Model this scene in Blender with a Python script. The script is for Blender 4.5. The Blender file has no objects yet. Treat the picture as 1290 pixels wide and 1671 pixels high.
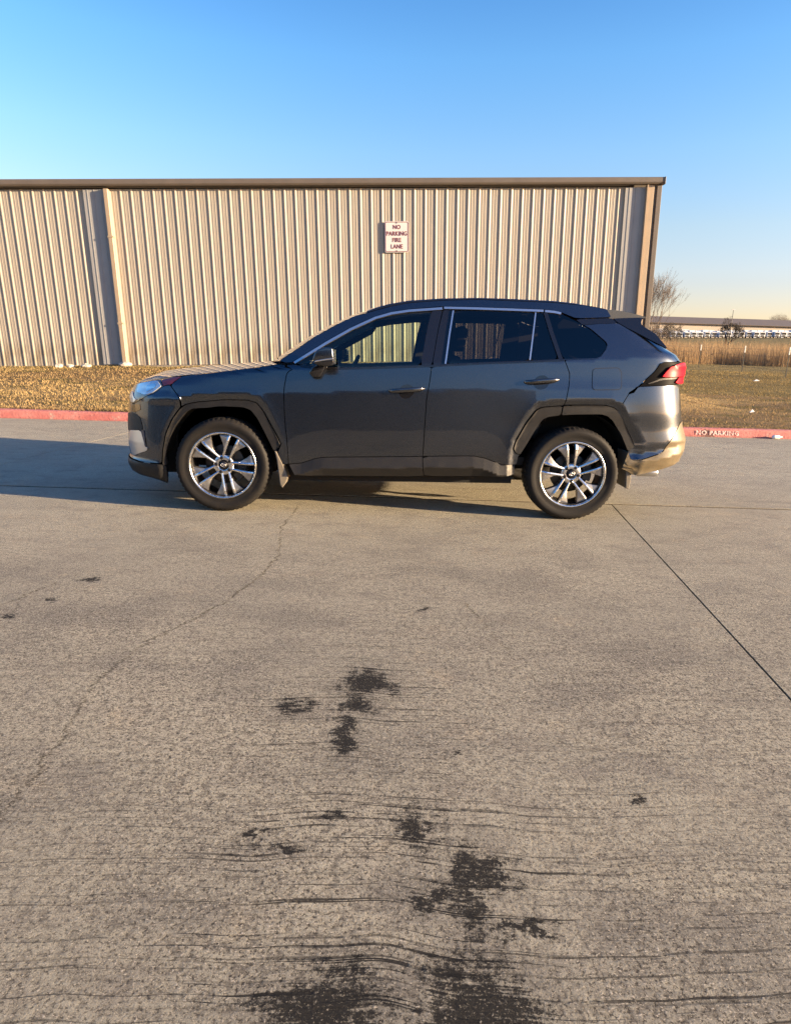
import bpy, bmesh, math, random
import numpy as np
from mathutils import Vector, Matrix, Euler
from mathutils.geometry import delaunay_2d_cdt

S = bpy.context.scene
COL = S.collection
PI = math.pi
rng = np.random.default_rng(7)
random.seed(7)

# ------------------------------------------------------------------ camera
cam_d = bpy.data.cameras.new('camera'); cam = bpy.data.objects.new('camera', cam_d); COL.objects.link(cam)
cam_d.sensor_fit = 'HORIZONTAL'; cam_d.sensor_width = 36.0; cam_d.lens = 36.0 * 1060.0 / 1290.0
cam_d.clip_start = .05; cam_d.clip_end = 3000
def rot(rx, ry, rz):
    return Matrix.Rotation(rz, 3, 'Z') @ Matrix.Rotation(rx, 3, 'X') @ Matrix.Rotation(ry, 3, 'Y')
CR = rot(math.radians(-13.84), math.radians(-1.70), math.radians(-1.44))
CB = CR @ Matrix.Rotation(PI / 2, 3, 'X')
cam.matrix_world = Matrix.Translation((1.208, -5.826, 1.242)) @ CB.to_4x4()
S.camera = cam

# ------------------------------------------------------------------ sky, sun, exposure
SUN_EL, SUN_AZ = math.radians(10.6), math.radians(-15.5)      # azimuth measured from +x, towards the viewer side
SD = Vector((math.cos(SUN_EL) * math.cos(SUN_AZ), math.cos(SUN_EL) * math.sin(SUN_AZ), math.sin(SUN_EL)))
W = bpy.data.worlds.new('World'); S.world = W; W.use_nodes = True
wn = W.node_tree; wn.nodes.clear()
sky = wn.nodes.new('ShaderNodeTexSky'); sky.sky_type = 'NISHITA'; sky.sun_disc = False
sky.sun_elevation = SUN_EL; sky.sun_rotation = math.atan2(SD.x, SD.y)
sky.altitude = 150; sky.air_density = 1.1; sky.dust_density = .9; sky.ozone_density = 2.2
bg = wn.nodes.new('ShaderNodeBackground'); bg.inputs[1].default_value = .112
wo = wn.nodes.new('ShaderNodeOutputWorld')
gm = wn.nodes.new('ShaderNodeHueSaturation'); gm.inputs['Saturation'].default_value = 1.25
# low winter haze: the band next to the horizon is rosy all the way round
tcw = wn.nodes.new('ShaderNodeTexCoord'); spw = wn.nodes.new('ShaderNodeSeparateXYZ'); rmp = wn.nodes.new('ShaderNodeValToRGB'); mlt = wn.nodes.new('ShaderNodeMix')
mlt.data_type = 'RGBA'; mlt.blend_type = 'MULTIPLY'; mlt.inputs[0].default_value = 1
wn.links.new(tcw.outputs['Generated'], spw.inputs[0]); wn.links.new(spw.outputs['Z'], rmp.inputs[0])
cr_ = rmp.color_ramp; cr_.elements[0].position = 0; cr_.elements[0].color = (.74, .53, .56, 1); cr_.elements[1].position = 1; cr_.elements[1].color = (.50, .60, .78, 1)
for p_, c_ in ((.10, (.74, .55, .60)), (.17, (.86, .65, .64)), (.26, (.86, .75, .79)), (.36, (.74, .77, .86)), (.55, (.34, .49, .73))):
    e_ = cr_.elements.new(p_); e_.color = (*c_, 1)
wn.links.new(sky.outputs[0], gm.inputs['Color']); wn.links.new(gm.outputs[0], mlt.inputs[6]); wn.links.new(rmp.outputs[0], mlt.inputs[7]); wn.links.new(mlt.outputs[2], bg.inputs[0]); wn.links.new(bg.outputs[0], wo.inputs[0])
sun_d = bpy.data.lights.new('sun', 'SUN'); sun_d.energy = 4.5; sun_d.angle = math.radians(.55); sun_d.color = (1, .74, .46)
sun = bpy.data.objects.new('sun', sun_d); COL.objects.link(sun)
sun.rotation_euler = SD.to_track_quat('Z', 'Y').to_euler()
S.view_settings.view_transform = 'Standard'; S.view_settings.look = 'None'
S.view_settings.exposure = 2.05; S.view_settings.gamma = 1; S.view_settings.use_curve_mapping = False
S.render.engine = 'CYCLES'
S.cycles.use_denoising = True; S.cycles.denoiser = 'OPENIMAGEDENOISE'; S.cycles.denoising_input_passes = 'RGB_ALBEDO_NORMAL'; S.cycles.denoising_prefilter = 'NONE'
S.cycles.max_bounces = 8; S.cycles.transparent_max_bounces = 16; S.cycles.caustics_reflective = False; S.cycles.caustics_refractive = False

# ------------------------------------------------------------------ helpers
def tag(o, label=None, cat=None, group=None, kind=None):
    if label: o['label'] = label
    if cat: o['category'] = cat
    if group: o['group'] = group
    if kind: o['kind'] = kind
    return o
def empty(name, loc, parent=None, rz=0):
    o = bpy.data.objects.new(name, None); COL.objects.link(o); o.location = loc; o.rotation_euler = (0, 0, rz)
    o.empty_display_size = .2
    if parent: o.parent = parent
    return o
def link(name, me, mat=None, parent=None, loc=None):
    o = bpy.data.objects.new(name, me); COL.objects.link(o)
    if mat is not None and len(me.materials) == 0:
        for m in (mat if isinstance(mat, (list, tuple)) else [mat]): me.materials.append(m)
    if parent: o.parent = parent
    if loc is not None: o.location = loc
    return o
def copy_tree(o, parent=None):
    c = o.copy(); COL.objects.link(c)
    if parent: c.parent = parent
    for ch in list(o.children): copy_tree(ch, c)
    return c
def mesh_np(name, V, F, smooth=False):
    """V (n,3) array, F list of faces or (m,k) array"""
    me = bpy.data.meshes.new(name)
    if isinstance(F, np.ndarray):
        m, k = F.shape
        me.vertices.add(len(V)); me.vertices.foreach_set('co', np.asarray(V, np.float32).ravel())
        me.loops.add(m * k); me.loops.foreach_set('vertex_index', F.astype(np.int32).ravel())
        me.polygons.add(m); me.polygons.foreach_set('loop_start', np.arange(0, m * k, k, dtype=np.int32))
        me.polygons.foreach_set('loop_total', np.full(m, k, np.int32))
        me.update(calc_edges=True); me.validate()
    else:
        me.from_pydata([tuple(map(float, v)) for v in V], [], F); me.update()
    if smooth: me.polygons.foreach_set('use_smooth', np.ones(len(me.polygons), bool))
    return me
class MB:
    """collects boxes, tubes, lathes and prisms into ONE mesh"""
    def __init__(s): s.v = []; s.f = []; s.sm = []; s.mi = []
    def add(s, V, F, smooth=False, mi=0):
        b = len(s.v); s.v += [tuple(map(float, v)) for v in V]
        for f in F: s.f.append([b + i for i in f]); s.sm.append(smooth); s.mi.append(mi)
    def box(s, c, d, rz=0, mi=0, taper=1.0, bev=0):
        x, y, z = d[0] / 2, d[1] / 2, d[2] / 2; ca, sa = math.cos(rz), math.sin(rz)
        def P(a, b, h): return (c[0] + a * ca - b * sa, c[1] + a * sa + b * ca, c[2] + h)
        if bev > 0:
            e = min(bev, x * .9, y * .9, z * .9)
            V = []; 
            for h, k in ((-z, e), (-z + e, 0), (z - e, 0), (z, e)):
                for a, b in ((-x + k, -y + e), (-x + k + (e if k == 0 else 0), -y + k), (x - k - (e if k == 0 else 0), -y + k), (x - k, -y + e), (x - k, y - e), (x - k - (e if k == 0 else 0), y - k), (-x + k + (e if k == 0 else 0), y - k), (-x + k, y - e)):
                    V.append(P(a, b, h))
            F = []
            for i in range(3):
                for j in range(8): F.append([i * 8 + j, i * 8 + (j + 1) % 8, i * 8 + 8 + (j + 1) % 8, i * 8 + 8 + j])
            F.append(list(range(7, -1, -1))); F.append(list(range(24, 32)))
            s.add(V, F, False, mi); return
        t = taper
        V = [P(-x, -y, -z), P(x, -y, -z), P(x, y, -z), P(-x, y, -z), P(-x * t, -y * t, z), P(x * t, -y * t, z), P(x * t, y * t, z), P(-x * t, y * t, z)]
        s.add(V, [[0, 3, 2, 1], [4, 5, 6, 7], [0, 1, 5, 4], [1, 2, 6, 5], [2, 3, 7, 6], [3, 0, 4, 7]], False, mi)
    def tube(s, pts, r, n=8, cap=True, mi=0, smooth=True, squash=None):
        pts = [Vector(p) for p in pts]; R = r if isinstance(r, (list, tuple)) else [r] * len(pts)
        V = []; up = Vector((0, 0, 1)); 
        for i, p in enumerate(pts):
            t = (pts[min(i + 1, len(pts) - 1)] - pts[max(i - 1, 0)]).normalized()
            a = t.cross(up if abs(t.z) < .95 else Vector((1, 0, 0))).normalized(); b = a.cross(t).normalized()
            for k in range(n):
                th = 2 * PI * k / n; q = squash or (1, 1)
                V.append(p + a * (math.cos(th) * R[i] * q[0]) + b * (math.sin(th) * R[i] * q[1]))
        F = []
        for i in range(len(pts) - 1):
            for k in range(n): F.append([i * n + k, i * n + (k + 1) % n, (i + 1) * n + (k + 1) % n, (i + 1) * n + k])
        if cap: F.append(list(range(n - 1, -1, -1))); F.append([(len(pts) - 1) * n + k for k in range(n)])
        s.add(V, F, smooth, mi)
    def lathe_y(s, prof, c=(0, 0, 0), n=64, mi=0, smooth=True, close=False):
        """profile (radius, y) turned about the y axis through c"""
        V = []; m = len(prof)
        for k in range(n):
            a = 2 * PI * k / n
            for r, y in prof: V.append((c[0] + r * math.cos(a), c[1] + y, c[2] + r * math.sin(a)))
        F = []
        for k in range(n):
            k2 = (k + 1) % n
            for i in range(m - 1 if not close else m):
                j = (i + 1) % m
                F.append([k * m + i, k2 * m + i, k2 * m + j, k * m + j])
        s.add(V, F, smooth, mi)
    def prism_y(s, poly, y0, y1, mi=0, smooth=False):
        """(x,z) outline extruded along y"""
        n = len(poly); V = [(p[0], y0, p[1]) for p in poly] + [(p[0], y1, p[1]) for p in poly]
        F = [list(range(n)), list(range(2 * n - 1, n - 1, -1))]
        for i in range(n): j = (i + 1) % n; F.append([i, i + n, j + n, j])
        s.add(V, F, smooth, mi)
    def mesh(s, name, fix=True):
        me = bpy.data.meshes.new(name); me.from_pydata(s.v, [], s.f); me.update()
        me.polygons.foreach_set('use_smooth', np.array(s.sm, bool)); me.polygons.foreach_set('material_index', np.array(s.mi, np.int32))
        if fix:
            bm = bmesh.new(); bm.from_mesh(me); bmesh.ops.recalc_face_normals(bm, faces=bm.faces); bm.to_mesh(me); bm.free()
        return me
    def build(s, name, mat, parent=None, loc=None, fix=True): return link(name, s.mesh(name, fix), mat, parent, loc)
def bevel_mesh(me, w, seg=2, ang=35):
    bm = bmesh.new(); bm.from_mesh(me); bmesh.ops.remove_doubles(bm, verts=bm.verts, dist=1e-5)
    ed = [e for e in bm.edges if len(e.link_faces) == 2 and e.calc_face_angle(0) > math.radians(ang)]
    bmesh.ops.bevel(bm, geom=ed, offset=w, segments=seg, profile=.6, affect='EDGES', clamp_overlap=True)
    bm.to_mesh(me); bm.free(); return me
def text_mesh(txt, size, depth=0.0, align='CENTER', space=1.0, bold=0.0):
    cu = bpy.data.curves.new('lettering', 'FONT'); cu.body = txt; cu.size = size; cu.extrude = depth; cu.align_x = align; cu.align_y = 'CENTER'
    cu.space_character = space; cu.offset = bold; cu.resolution_u = 3
    o = bpy.data.objects.new('lettering', cu); COL.objects.link(o)
    dg = bpy.context.evaluated_depsgraph_get(); me = bpy.data.meshes.new_from_object(o.evaluated_get(dg))
    bpy.data.objects.remove(o); bpy.data.curves.remove(cu); return me
def transform(me, M): me.transform(M); me.update(); return me

# ------------------------------------------------------------------ materials
class NT:
    def __init__(s, name):
        s.m = bpy.data.materials.new(name); s.m.use_nodes = True; s.t = s.m.node_tree; s.t.nodes.clear()
        s.out = s.n('ShaderNodeOutputMaterial')
    def n(s, t, **k):
        x = s.t.nodes.new(t)
        for a, b in k.items(): setattr(x, a, b)
        return x
    def l(s, a, b): s.t.links.new(a, b)
    def inp(s, node, key, v):
        if isinstance(v, bpy.types.NodeSocket): s.l(v, node.inputs[key])
        else:
            if isinstance(v, (tuple, list)) and len(v) == 3 and node.inputs[key].type == 'RGBA': v = (*v, 1)
            node.inputs[key].default_value = v
    def math(s, op, a, b=0.0, c=None, clamp=False):
        x = s.n('ShaderNodeMath', operation=op, use_clamp=clamp); s.inp(x, 0, a); s.inp(x, 1, b)
        if c is not None: s.inp(x, 2, c)
        return x.outputs[0]
    def mix(s, f, a, b, mode='MIX'):
        x = s.n('ShaderNodeMix', data_type='RGBA', blend_type=mode); s.inp(x, 0, f); s.inp(x, 6, a); s.inp(x, 7, b); return x.outputs[2]
    def step(s, v, a, b, lo=0.0, hi=1.0):
        x = s.n('ShaderNodeMapRange', interpolation_type='SMOOTHSTEP'); s.inp(x, 0, v); s.inp(x, 1, a); s.inp(x, 2, b); s.inp(x, 3, lo); s.inp(x, 4, hi); return x.outputs[0]
    def pos(s): return s.n('ShaderNodeNewGeometry').outputs['Position']
    def obj(s): return s.n('ShaderNodeTexCoord').outputs['Object']
    def map(s, v, scale=(1, 1, 1), loc=(0, 0, 0)):
        x = s.n('ShaderNodeMapping'); s.inp(x, 0, v); s.inp(x, 1, loc); s.inp(x, 3, scale); return x.outputs[0]
    def noise(s, v, scale, detail=4, rough=.55, dist=0.0, col=False):
        x = s.n('ShaderNodeTexNoise'); s.inp(x, 'Vector', v); s.inp(x, 'Scale', scale); s.inp(x, 'Detail', detail); s.inp(x, 'Roughness', rough); s.inp(x, 'Distortion', dist)
        return x.outputs['Color' if col else 'Fac']
    def voro(s, v, scale, feat='F1', out='Distance', rnd=1.0):
        x = s.n('ShaderNodeTexVoronoi', feature=feat); s.inp(x, 'Vector', v); s.inp(x, 'Scale', scale); s.inp(x, 'Randomness', rnd); return x.outputs[out]
    def sep(s, v): x = s.n('ShaderNodeSeparateXYZ'); s.inp(x, 0, v); return x.outputs
    def comb(s, a, b, c=0.0): x = s.n('ShaderNodeCombineXYZ'); s.inp(x, 0, a); s.inp(x, 1, b); s.inp(x, 2, c); return x.outputs[0]
    def bump(s, h, d=.01, st=1.0, nrm=None):
        x = s.n('ShaderNodeBump'); s.inp(x, 'Height', h); x.inputs['Distance'].default_value = d; x.inputs['Strength'].default_value = st
        if nrm: s.l(nrm, x.inputs['Normal'])
        return x.outputs[0]
    def curve(s, v, pts):
        x = s.n('ShaderNodeFloatCurve'); s.inp(x, 1, v); c = x.mapping.curves[0]
        c.points[0].location = pts[0]; c.points[1].location = pts[-1]
        for p in pts[1:-1]: c.points.new(*p)
        for p in c.points: p.handle_type = 'VECTOR'
        x.mapping.update(); return x.outputs[0]
    def bsdf(s, **k):
        x = s.n('ShaderNodeBsdfPrincipled')
        for a, v in k.items():
            s.inp(x, a.replace('_', ' '), v)
        s.l(x.outputs[0], s.out.inputs[0]); return x
def simple(name, col, rough=.6, metal=0.0, noise=0.0, nscale=8.0, bump=0.0, bscale=60.0, **k):
    t = NT(name); c = col
    if noise:
        c = t.mix(t.noise(t.pos(), nscale, 5, .6), tuple(v * (1 - noise) for v in col), tuple(min(1, v * (1 + noise)) for v in col))
    kw = dict(Base_Color=c, Roughness=rough, Metallic=metal)
    if bump: kw['Normal'] = t.bump(t.noise(t.pos(), bscale, 3), bump)
    kw.update(k); t.bsdf(**kw); return t.m
M = {}
def mat_paint():
    t = NT('car_paint'); p = t.obj()
    fl = t.voro(p, 900, out='Color')
    dust = t.step(t.noise(p, 3.0, 6, .6), .35, .75)
    c = t.mix(dust, (.070, .079, .097), (.080, .086, .100))
    sx = t.sep(fl)
    ro = t.math('ADD', .26, t.math('MULTIPLY', sx[0], .10))
    micro = t.bump(t.noise(p, 5.0, 2, .5), .0022, .25)
    t.bsdf(Base_Color=c, Metallic=1.0, Roughness=ro, Coat_Weight=1.0, Coat_Roughness=.025, Coat_IOR=1.5, Coat_Normal=micro)
    return t.m
M['paint'] = mat_paint()
def mat_plastic(name, col, rough):
    t = NT(name); p = t.obj()
    n = t.noise(p, 14, 6, .6)
    c = t.mix(n, tuple(v * .8 for v in col), tuple(v * 1.25 for v in col))
    t.bsdf(Base_Color=c, Roughness=t.step(n, .2, .8, rough - .06, rough + .08), Specular_IOR_Level=.38, Normal=t.bump(t.noise(p, 700, 2), .0006))
    return t.m
M['plastic'] = mat_plastic('trim_plastic', (.0105, .010, .010), .50)
M['gloss_black'] = simple('gloss_black', (.008, .008, .01), .08, Coat_Weight=.5, Coat_Roughness=.03)
M['matt_black'] = simple('matt_black', (.006, .006, .006), .8)
M['chrome'] = simple('bright_metal', (.68, .67, .67), .34, 1.0)
M['silver'] = simple('satin_silver', (.55, .56, .58), .22, 1.0)
M['interior'] = simple('cabin_trim', (.018, .018, .02), .6, noise=.2)
M['seat'] = simple('seat_leather', (.022, .021, .021), .45, noise=.25)
def mat_tyre():
    t = NT('tyre_rubber'); p = t.obj()
    n = t.noise(p, 9, 6, .65); d = t.step(n, .42, .75)
    c = t.mix(d, (.008, .0075, .0075), (.018, .015, .0125))
    t.bsdf(Base_Color=c, Roughness=t.step(n, .3, .7, .62, .85), Specular_IOR_Level=.3, Normal=t.bump(t.noise(p, 220, 3), .001)); return t.m
M['tyre'] = mat_tyre()
def mat_alloy(name, col, rough):
    t = NT(name); p = t.obj(); n = t.noise(p, 25, 5, .6)
    c = t.mix(n, tuple(v * .82 for v in col), tuple(min(1, v * 1.1) for v in col))
    t.bsdf(Base_Color=c, Metallic=1.0, Roughness=t.step(n, .2, .8, rough - .05, rough + .07)); return t.m
M['alloy'] = mat_alloy('machined_alloy', (.74, .74, .74), .26)
M['alloy_grey'] = mat_alloy('grey_alloy', (.42, .41, .40), .44)
M['alloy_dark'] = mat_alloy('dark_alloy', (.055, .055, .058), .45)
M['disc'] = simple('brake_disc', (.07, .062, .055), .45, .9, noise=.2)
M['caliper'] = simple('caliper', (.05, .05, .05), .5, .5)
M['mudflap'] = simple('mudflap', (.16, .14, .11), .55, noise=.3)
def mat_glass(name, tint, rough=.0):
    t = NT(name); tr = t.n('ShaderNodeBsdfTransparent'); t.inp(tr, 0, tint)
    gl = t.n('ShaderNodeBsdfGlossy'); t.inp(gl, 0, (1, 1, 1)); gl.inputs['Roughness'].default_value = rough
    fr = t.n('ShaderNodeFresnel'); fr.inputs[0].default_value = 1.5
    f = t.math('MULTIPLY', fr.outputs[0], 1.25, clamp=True)
    mx = t.n('ShaderNodeMixShader'); t.l(f, mx.inputs[0]); t.l(tr.outputs[0], mx.inputs[1]); t.l(gl.outputs[0], mx.inputs[2]); t.l(mx.outputs[0], t.out.inputs[0]); return t.m
M['glass'] = mat_glass('window_glass', (.74, .84, .72))
M['privacy'] = mat_glass('privacy_glass', (.25, .25, .25))
M['dark_glass'] = mat_glass('dark_privacy_glass', (.08, .085, .09))
M['lamp_clear'] = simple('headlamp_clear', (.62, .66, .68), .2, .35, Coat_Weight=1.0, Coat_Roughness=.02)
M['lamp_dark'] = simple('headlamp_dark', (.10, .10, .105), .15, .6, Coat_Weight=1.0, Coat_Roughness=.02)
M['amber'] = simple('amber_lens', (.20, .075, .02), .2, Coat_Weight=1.0)
M['red_lens'] = simple('red_lens', (.60, .004, .020), .35, Specular_IOR_Level=.1)
M['dark_red'] = simple('dark_red_lens', (.12, .016, .016), .2, Coat_Weight=1.0)

def mat_concrete():
    t = NT('pavement_concrete'); P = t.pos(); x, y, z = t.sep(P)
    big = t.noise(P, .55, 5, .6); mid = t.noise(t.map(P, (2.0, 3.2, 1)), 2.2, 6, .65); fine = t.noise(P, 38, 6, .7); grit = t.noise(P, 190, 3, .7)
    c = t.mix(t.step(big, .3, .7), (.330, .303, .232), (.408, .372, .280))
    c = t.mix(t.math('MULTIPLY', t.step(mid, .46, .72), .75), c, (.245, .218, .175))
    tan = t.step(t.noise(t.map(P, (1, 1, 1), (9, 4, 0)), 3.4, 7, .72), .56, .70)
    c = t.mix(t.math('MULTIPLY', tan, .42), c, (.50, .41, .27))
    near_fac = t.math('MULTIPLY', t.step(y, -.4, -3.6, .34, 1.0), t.step(t.noise(P, 1.1, 4, .6, .4), .25, .65, .6, 1.0))  # mottling, pits and flecks grow stronger towards the viewer, broken by noise
    cloud = t.noise(t.map(P, (1.0, 1.7, 1), (7, 2, 0)), 1.25, 7, .68)
    c = t.mix(t.math('MULTIPLY', t.step(cloud, .44, .66), t.math('MULTIPLY', near_fac, .70)), c, (.165, .153, .132))
    c = t.mix(t.math('MULTIPLY', t.step(fine, .58, .36), t.math('MULTIPLY', near_fac, .85)), c, (.115, .102, .083))
    pit = t.noise(P, 105, 6, .80)
    c = t.mix(t.math('MULTIPLY', t.step(pit, .50, .42), t.math('MULTIPLY', near_fac, 1.0)), c, (.034, .031, .028))
    fleck = t.noise(t.map(P, (1, 1.25, 1), (3, 8, 0)), 110, 5, .74)
    c = t.mix(t.math('MULTIPLY', t.step(fleck, .55, .62), t.math('MULTIPLY', near_fac, .85)), c, (.62, .56, .46))
    fl2 = t.noise(t.map(P, (1, 1, 1), (11, 3, 0)), 70, 4, .72)
    c = t.mix(t.math('MULTIPLY', t.step(fl2, .685, .72), .8), c, (.66, .58, .47))
    peb = t.step(fleck, .50, .68)
    # raked broom finish: thin wavering furrows that run along the lane
    wob = t.math('MULTIPLY', t.math('SUBTRACT', t.noise(t.map(P, (.75, .25, 1)), 1.0, 3, .5), .5), .34)
    yw = t.math('ADD', y, wob)
    v1 = t.comb(t.math('MULTIPLY', x, 1.3), t.math('MULTIPLY', yw, 95), 0.0)
    f1 = t.noise(v1, 1.0, 3, .6)
    v2 = t.comb(t.math('MULTIPLY', x, .35), t.math('MULTIPLY', yw, 17), 3.0)
    f2 = t.noise(v2, 1.0, 2, .45)
    gate = t.step(t.noise(t.map(P, (.8, 1.1, 1), (2.3, .7, 0)), 1.3, 4, .6), .36, .58)
    near = t.math('ADD', t.step(y, -2.2, -4.5, .22, 1.0), t.math('MULTIPLY', t.step(y, .5, 2.5), .3))
    brk = t.step(t.noise(t.map(P, (14, 30, 1)), 1.0, 3, .6), .34, .52)
    fur = t.math('MULTIPLY', t.math('MULTIPLY', t.step(f1, .585, .645), t.math('MAXIMUM', t.math('MULTIPLY', gate, .75), t.step(t.math('ABSOLUTE', t.math('SUBTRACT', x, 1.15)), .75, .25))), near)
    # a few long continuous furrows
    ph = t.math('MULTIPLY', yw, 21.0); fr = t.math('FRACT', ph); idx = t.math('FLOOR', ph)
    jit = t.n('ShaderNodeTexWhiteNoise', noise_dimensions='1D'); t.l(idx, jit.inputs['W'])
    d = t.math('ABSOLUTE', t.math('SUBTRACT', fr, t.math('ADD', .25, t.math('MULTIPLY', jit.outputs[0], .5))))
    thin = t.math('MULTIPLY', t.step(t.noise(t.map(P, (2.2, 40, 1)), 1.0, 3, .6), .30, .72), .085)
    lon = t.math('MULTIPLY', t.math('LESS_THAN', d, thin), t.step(jit.outputs[0], .22, .30))
    lon = t.math('MULTIPLY', t.math('MULTIPLY', lon, brk), t.step(y, -3.95, -4.35))
    lon = t.math('MULTIPLY', lon, t.step(t.noise(v2, .5, 2), .28, .46))
    fur = t.math('MAXIMUM', t.math('MULTIPLY', fur, brk), lon)
    # old oil: blobs soaked into the furrows
    blobs = [(1.14, -4.845, .17, .13), (1.42, -4.82, .14, .17), (1.25, -4.93, .34, .11), (1.43, -4.62, .05, .08), (1.475, -4.48, .09, .10), (1.34, -4.33, .075, .075), (1.10, -4.29, .035, .04), (1.18, -3.55, .12, .17), (1.13, -3.71, .08, .09), (1.11, -3.89, .045, .16), (.92, -3.74, .065, .09), (1.56, -4.66, .10, .022), (1.98, -4.21, .025, .02), (1.38, -4.56, .10, .055), (.90, -4.36, .045, .03), (1.02, -4.40, .05, .03), (-.35, -2.46, .045, .05), (-.41, -2.76, .03, .05), (1.45, -2.79, .026, .034), (-.49, -2.99, .027, .04), (1.47, -3.97, .022, .02)]
    acc = None
    wa = t.sep(t.noise(P, 8, 5, .7, 0, True)); wb = t.sep(t.noise(t.map(P, (1, 2.5, 1)), 26, 4, .7, 0, True))
    ox = t.math('ADD', x, t.math('ADD', t.math('MULTIPLY', t.math('SUBTRACT', wa[0], .5), .26), t.math('MULTIPLY', t.math('SUBTRACT', wb[0], .5), .09)))
    oy = t.math('ADD', y, t.math('ADD', t.math('MULTIPLY', t.math('SUBTRACT', wa[1], .5), .24), t.math('MULTIPLY', t.math('SUBTRACT', wb[1], .5), .05)))
    for bx, by, ra, rb in blobs:
        q = t.math('ADD', t.math('POWER', t.math('DIVIDE', t.math('SUBTRACT', ox, bx), ra), 2.0), t.math('POWER', t.math('DIVIDE', t.math('SUBTRACT', oy, by), rb), 2.0))
        g = t.math('SUBTRACT', 1.0, t.math('SQRT', q))
        acc = g if acc is None else t.math('MAXIMUM', acc, g)
    rag = t.math('ADD', t.math('MULTIPLY', t.math('SUBTRACT', t.noise(P, 15, 8, .85), .5), 6.0), t.math('ADD', t.math('MULTIPLY', t.math('SUBTRACT', f1, .5), 3.4), t.math('MULTIPLY', t.math('SUBTRACT', grit, .5), 1.2)))
    oil = t.step(t.math('ADD', t.math('MULTIPLY', acc, 1.5), rag), .22, .62)
    oil = t.math('MULTIPLY', oil, t.step(acc, -.45, .10))
    stain = t.math('MULTIPLY', t.step(t.math('ADD', acc, t.math('MULTIPLY', rag, .35)), -.9, .5), .22)
    # far dark scuffs
    sc = t.math('MULTIPLY', t.step(t.noise(t.map(P, (.35, 1.6, 1), (3, 1, 0)), 1.2, 5, .6), .60, .74), t.step(y, -1.0, 1.5))
    c = t.mix(t.math('MULTIPLY', sc, .45), c, (.12, .105, .09))
    # wandering cracks
    def crack(pts, x0, x1, y0, y1, w, off):
        u = t.math('DIVIDE', t.math('SUBTRACT', y, y0), y1 - y0)
        cv = t.curve(u, [((p[1] - y0) / (y1 - y0), (p[0] - x0) / (x1 - x0)) for p in pts])
        cx = t.math('ADD', x0, t.math('MULTIPLY', cv, x1 - x0))
        cx = t.math('ADD', cx, t.math('MULTIPLY', t.math('SUBTRACT', t.noise(t.map(P, (0, 1, 0), (0, off, 0)), 11, 7, .85), .5), .20))
        wd = t.math('MULTIPLY', w, t.step(t.noise(t.map(P, (1, 1, 1), (0, off, 0)), 5, 2), .32, .6))
        k = t.math('LESS_THAN', t.math('ABSOLUTE', t.math('SUBTRACT', x, cx)), wd)
        return t.math('MULTIPLY', k, t.math('MULTIPLY', t.math('GREATER_THAN', u, 0.0), t.math('LESS_THAN', u, 1.0)))
    k1 = crack([(.21, -4.5), (.21, -4.22), (.2, -3.95), (.15, -3.57), (.19, -3.39), (.23, -3.2), (.33, -3.02), (.45, -2.74), (.55, -2.36), (.59, -1.96), (.51, -1.35), (.55, -.6)], 0, 1, -4.5, -.6, .0045, 0)
    k2 = crack([(-.62, -2.9), (-.52, -2.6), (-.45, -2.4)], -1, 0, -2.9, -2.4, .004, 5)
    k3 = crack([(1.78, -3.3), (1.72, -3.0), (1.66, -2.7)], 1, 2, -3.3, -2.7, .0035, 9)
    crk = t.math('MAXIMUM', k1, t.math('MAXIMUM', k2, k3))
    soak = t.step(acc, -4.5, .0)
    c = t.mix(t.math('MULTIPLY', fur, t.math('ADD', .42, t.math('MULTIPLY', soak, .55))), c, t.mix(soak, (.055, .047, .039), (.014, .013, .012)))
    c = t.mix(stain, c, (.07, .064, .058))
    oil = t.math('MULTIPLY', oil, t.step(t.math('ADD', t.noise(t.map(P, (1, 1.3, 1), (5, 1, 0)), 52, 7, .82), t.math('MULTIPLY', acc, .14)), .455, .54, .05, 1.0))
    oil = t.math('MULTIPLY', oil, t.step(fleck, .68, .57, .30, 1.0)); oil = t.math('MULTIPLY', oil, t.step(fl2, .70, .62, .15, 1.0))
    c = t.mix(t.math('MULTIPLY', oil, .97), c, (.013, .0125, .012))
    c = t.mix(t.math('MULTIPLY', crk, .7), c, (.035, .030, .026))
    h = t.math('ADD', t.math('MULTIPLY', fine, .55), t.math('MULTIPLY', pit, .60))
    h = t.math('ADD', h, t.math('MULTIPLY', peb, .30))
    h = t.math('SUBTRACT', h, t.math('MULTIPLY', fur, .7)); h = t.math('SUBTRACT', h, t.math('MULTIPLY', crk, 1.2))
    h = t.math('ADD', h, t.math('MULTIPLY', f1, .5))
    rough = .88
    t.bsdf(Base_Color=c, Roughness=rough, Normal=t.bump(h, .0075, .9), Specular_IOR_Level=.2)
    return t.m
M['concrete'] = mat_concrete()
M['joint'] = simple('joint_filler', (.035, .024, .016), .95, Specular_IOR_Level=.0)
def lawn_color(t, P):
    y_ = t.sep(P)[1]; a = t.noise(t.map(P, (.35, 1.0, 1)), .55, 5, .6); b = t.noise(t.map(P, (.5, 1.4, 1), (4, 9, 0)), 1.5, 6, .65); f = t.noise(P, 18, 5, .7)
    c = t.mix(t.step(a, .42, .58), (.46, .33, .155), (.275, .19, .10))
    g = t.math('MAXIMUM', t.step(b, .51, .63), t.math('MULTIPLY', t.step(y_, 11.8, 13.6), .7))
    c = t.mix(t.math('MULTIPLY', g, .85), c, (.135, .128, .044))
    c = t.mix(t.step(f, .25, .7, .0, .4), t.mix(.3, c, (.10, .065, .035)), c)
    return c
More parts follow.
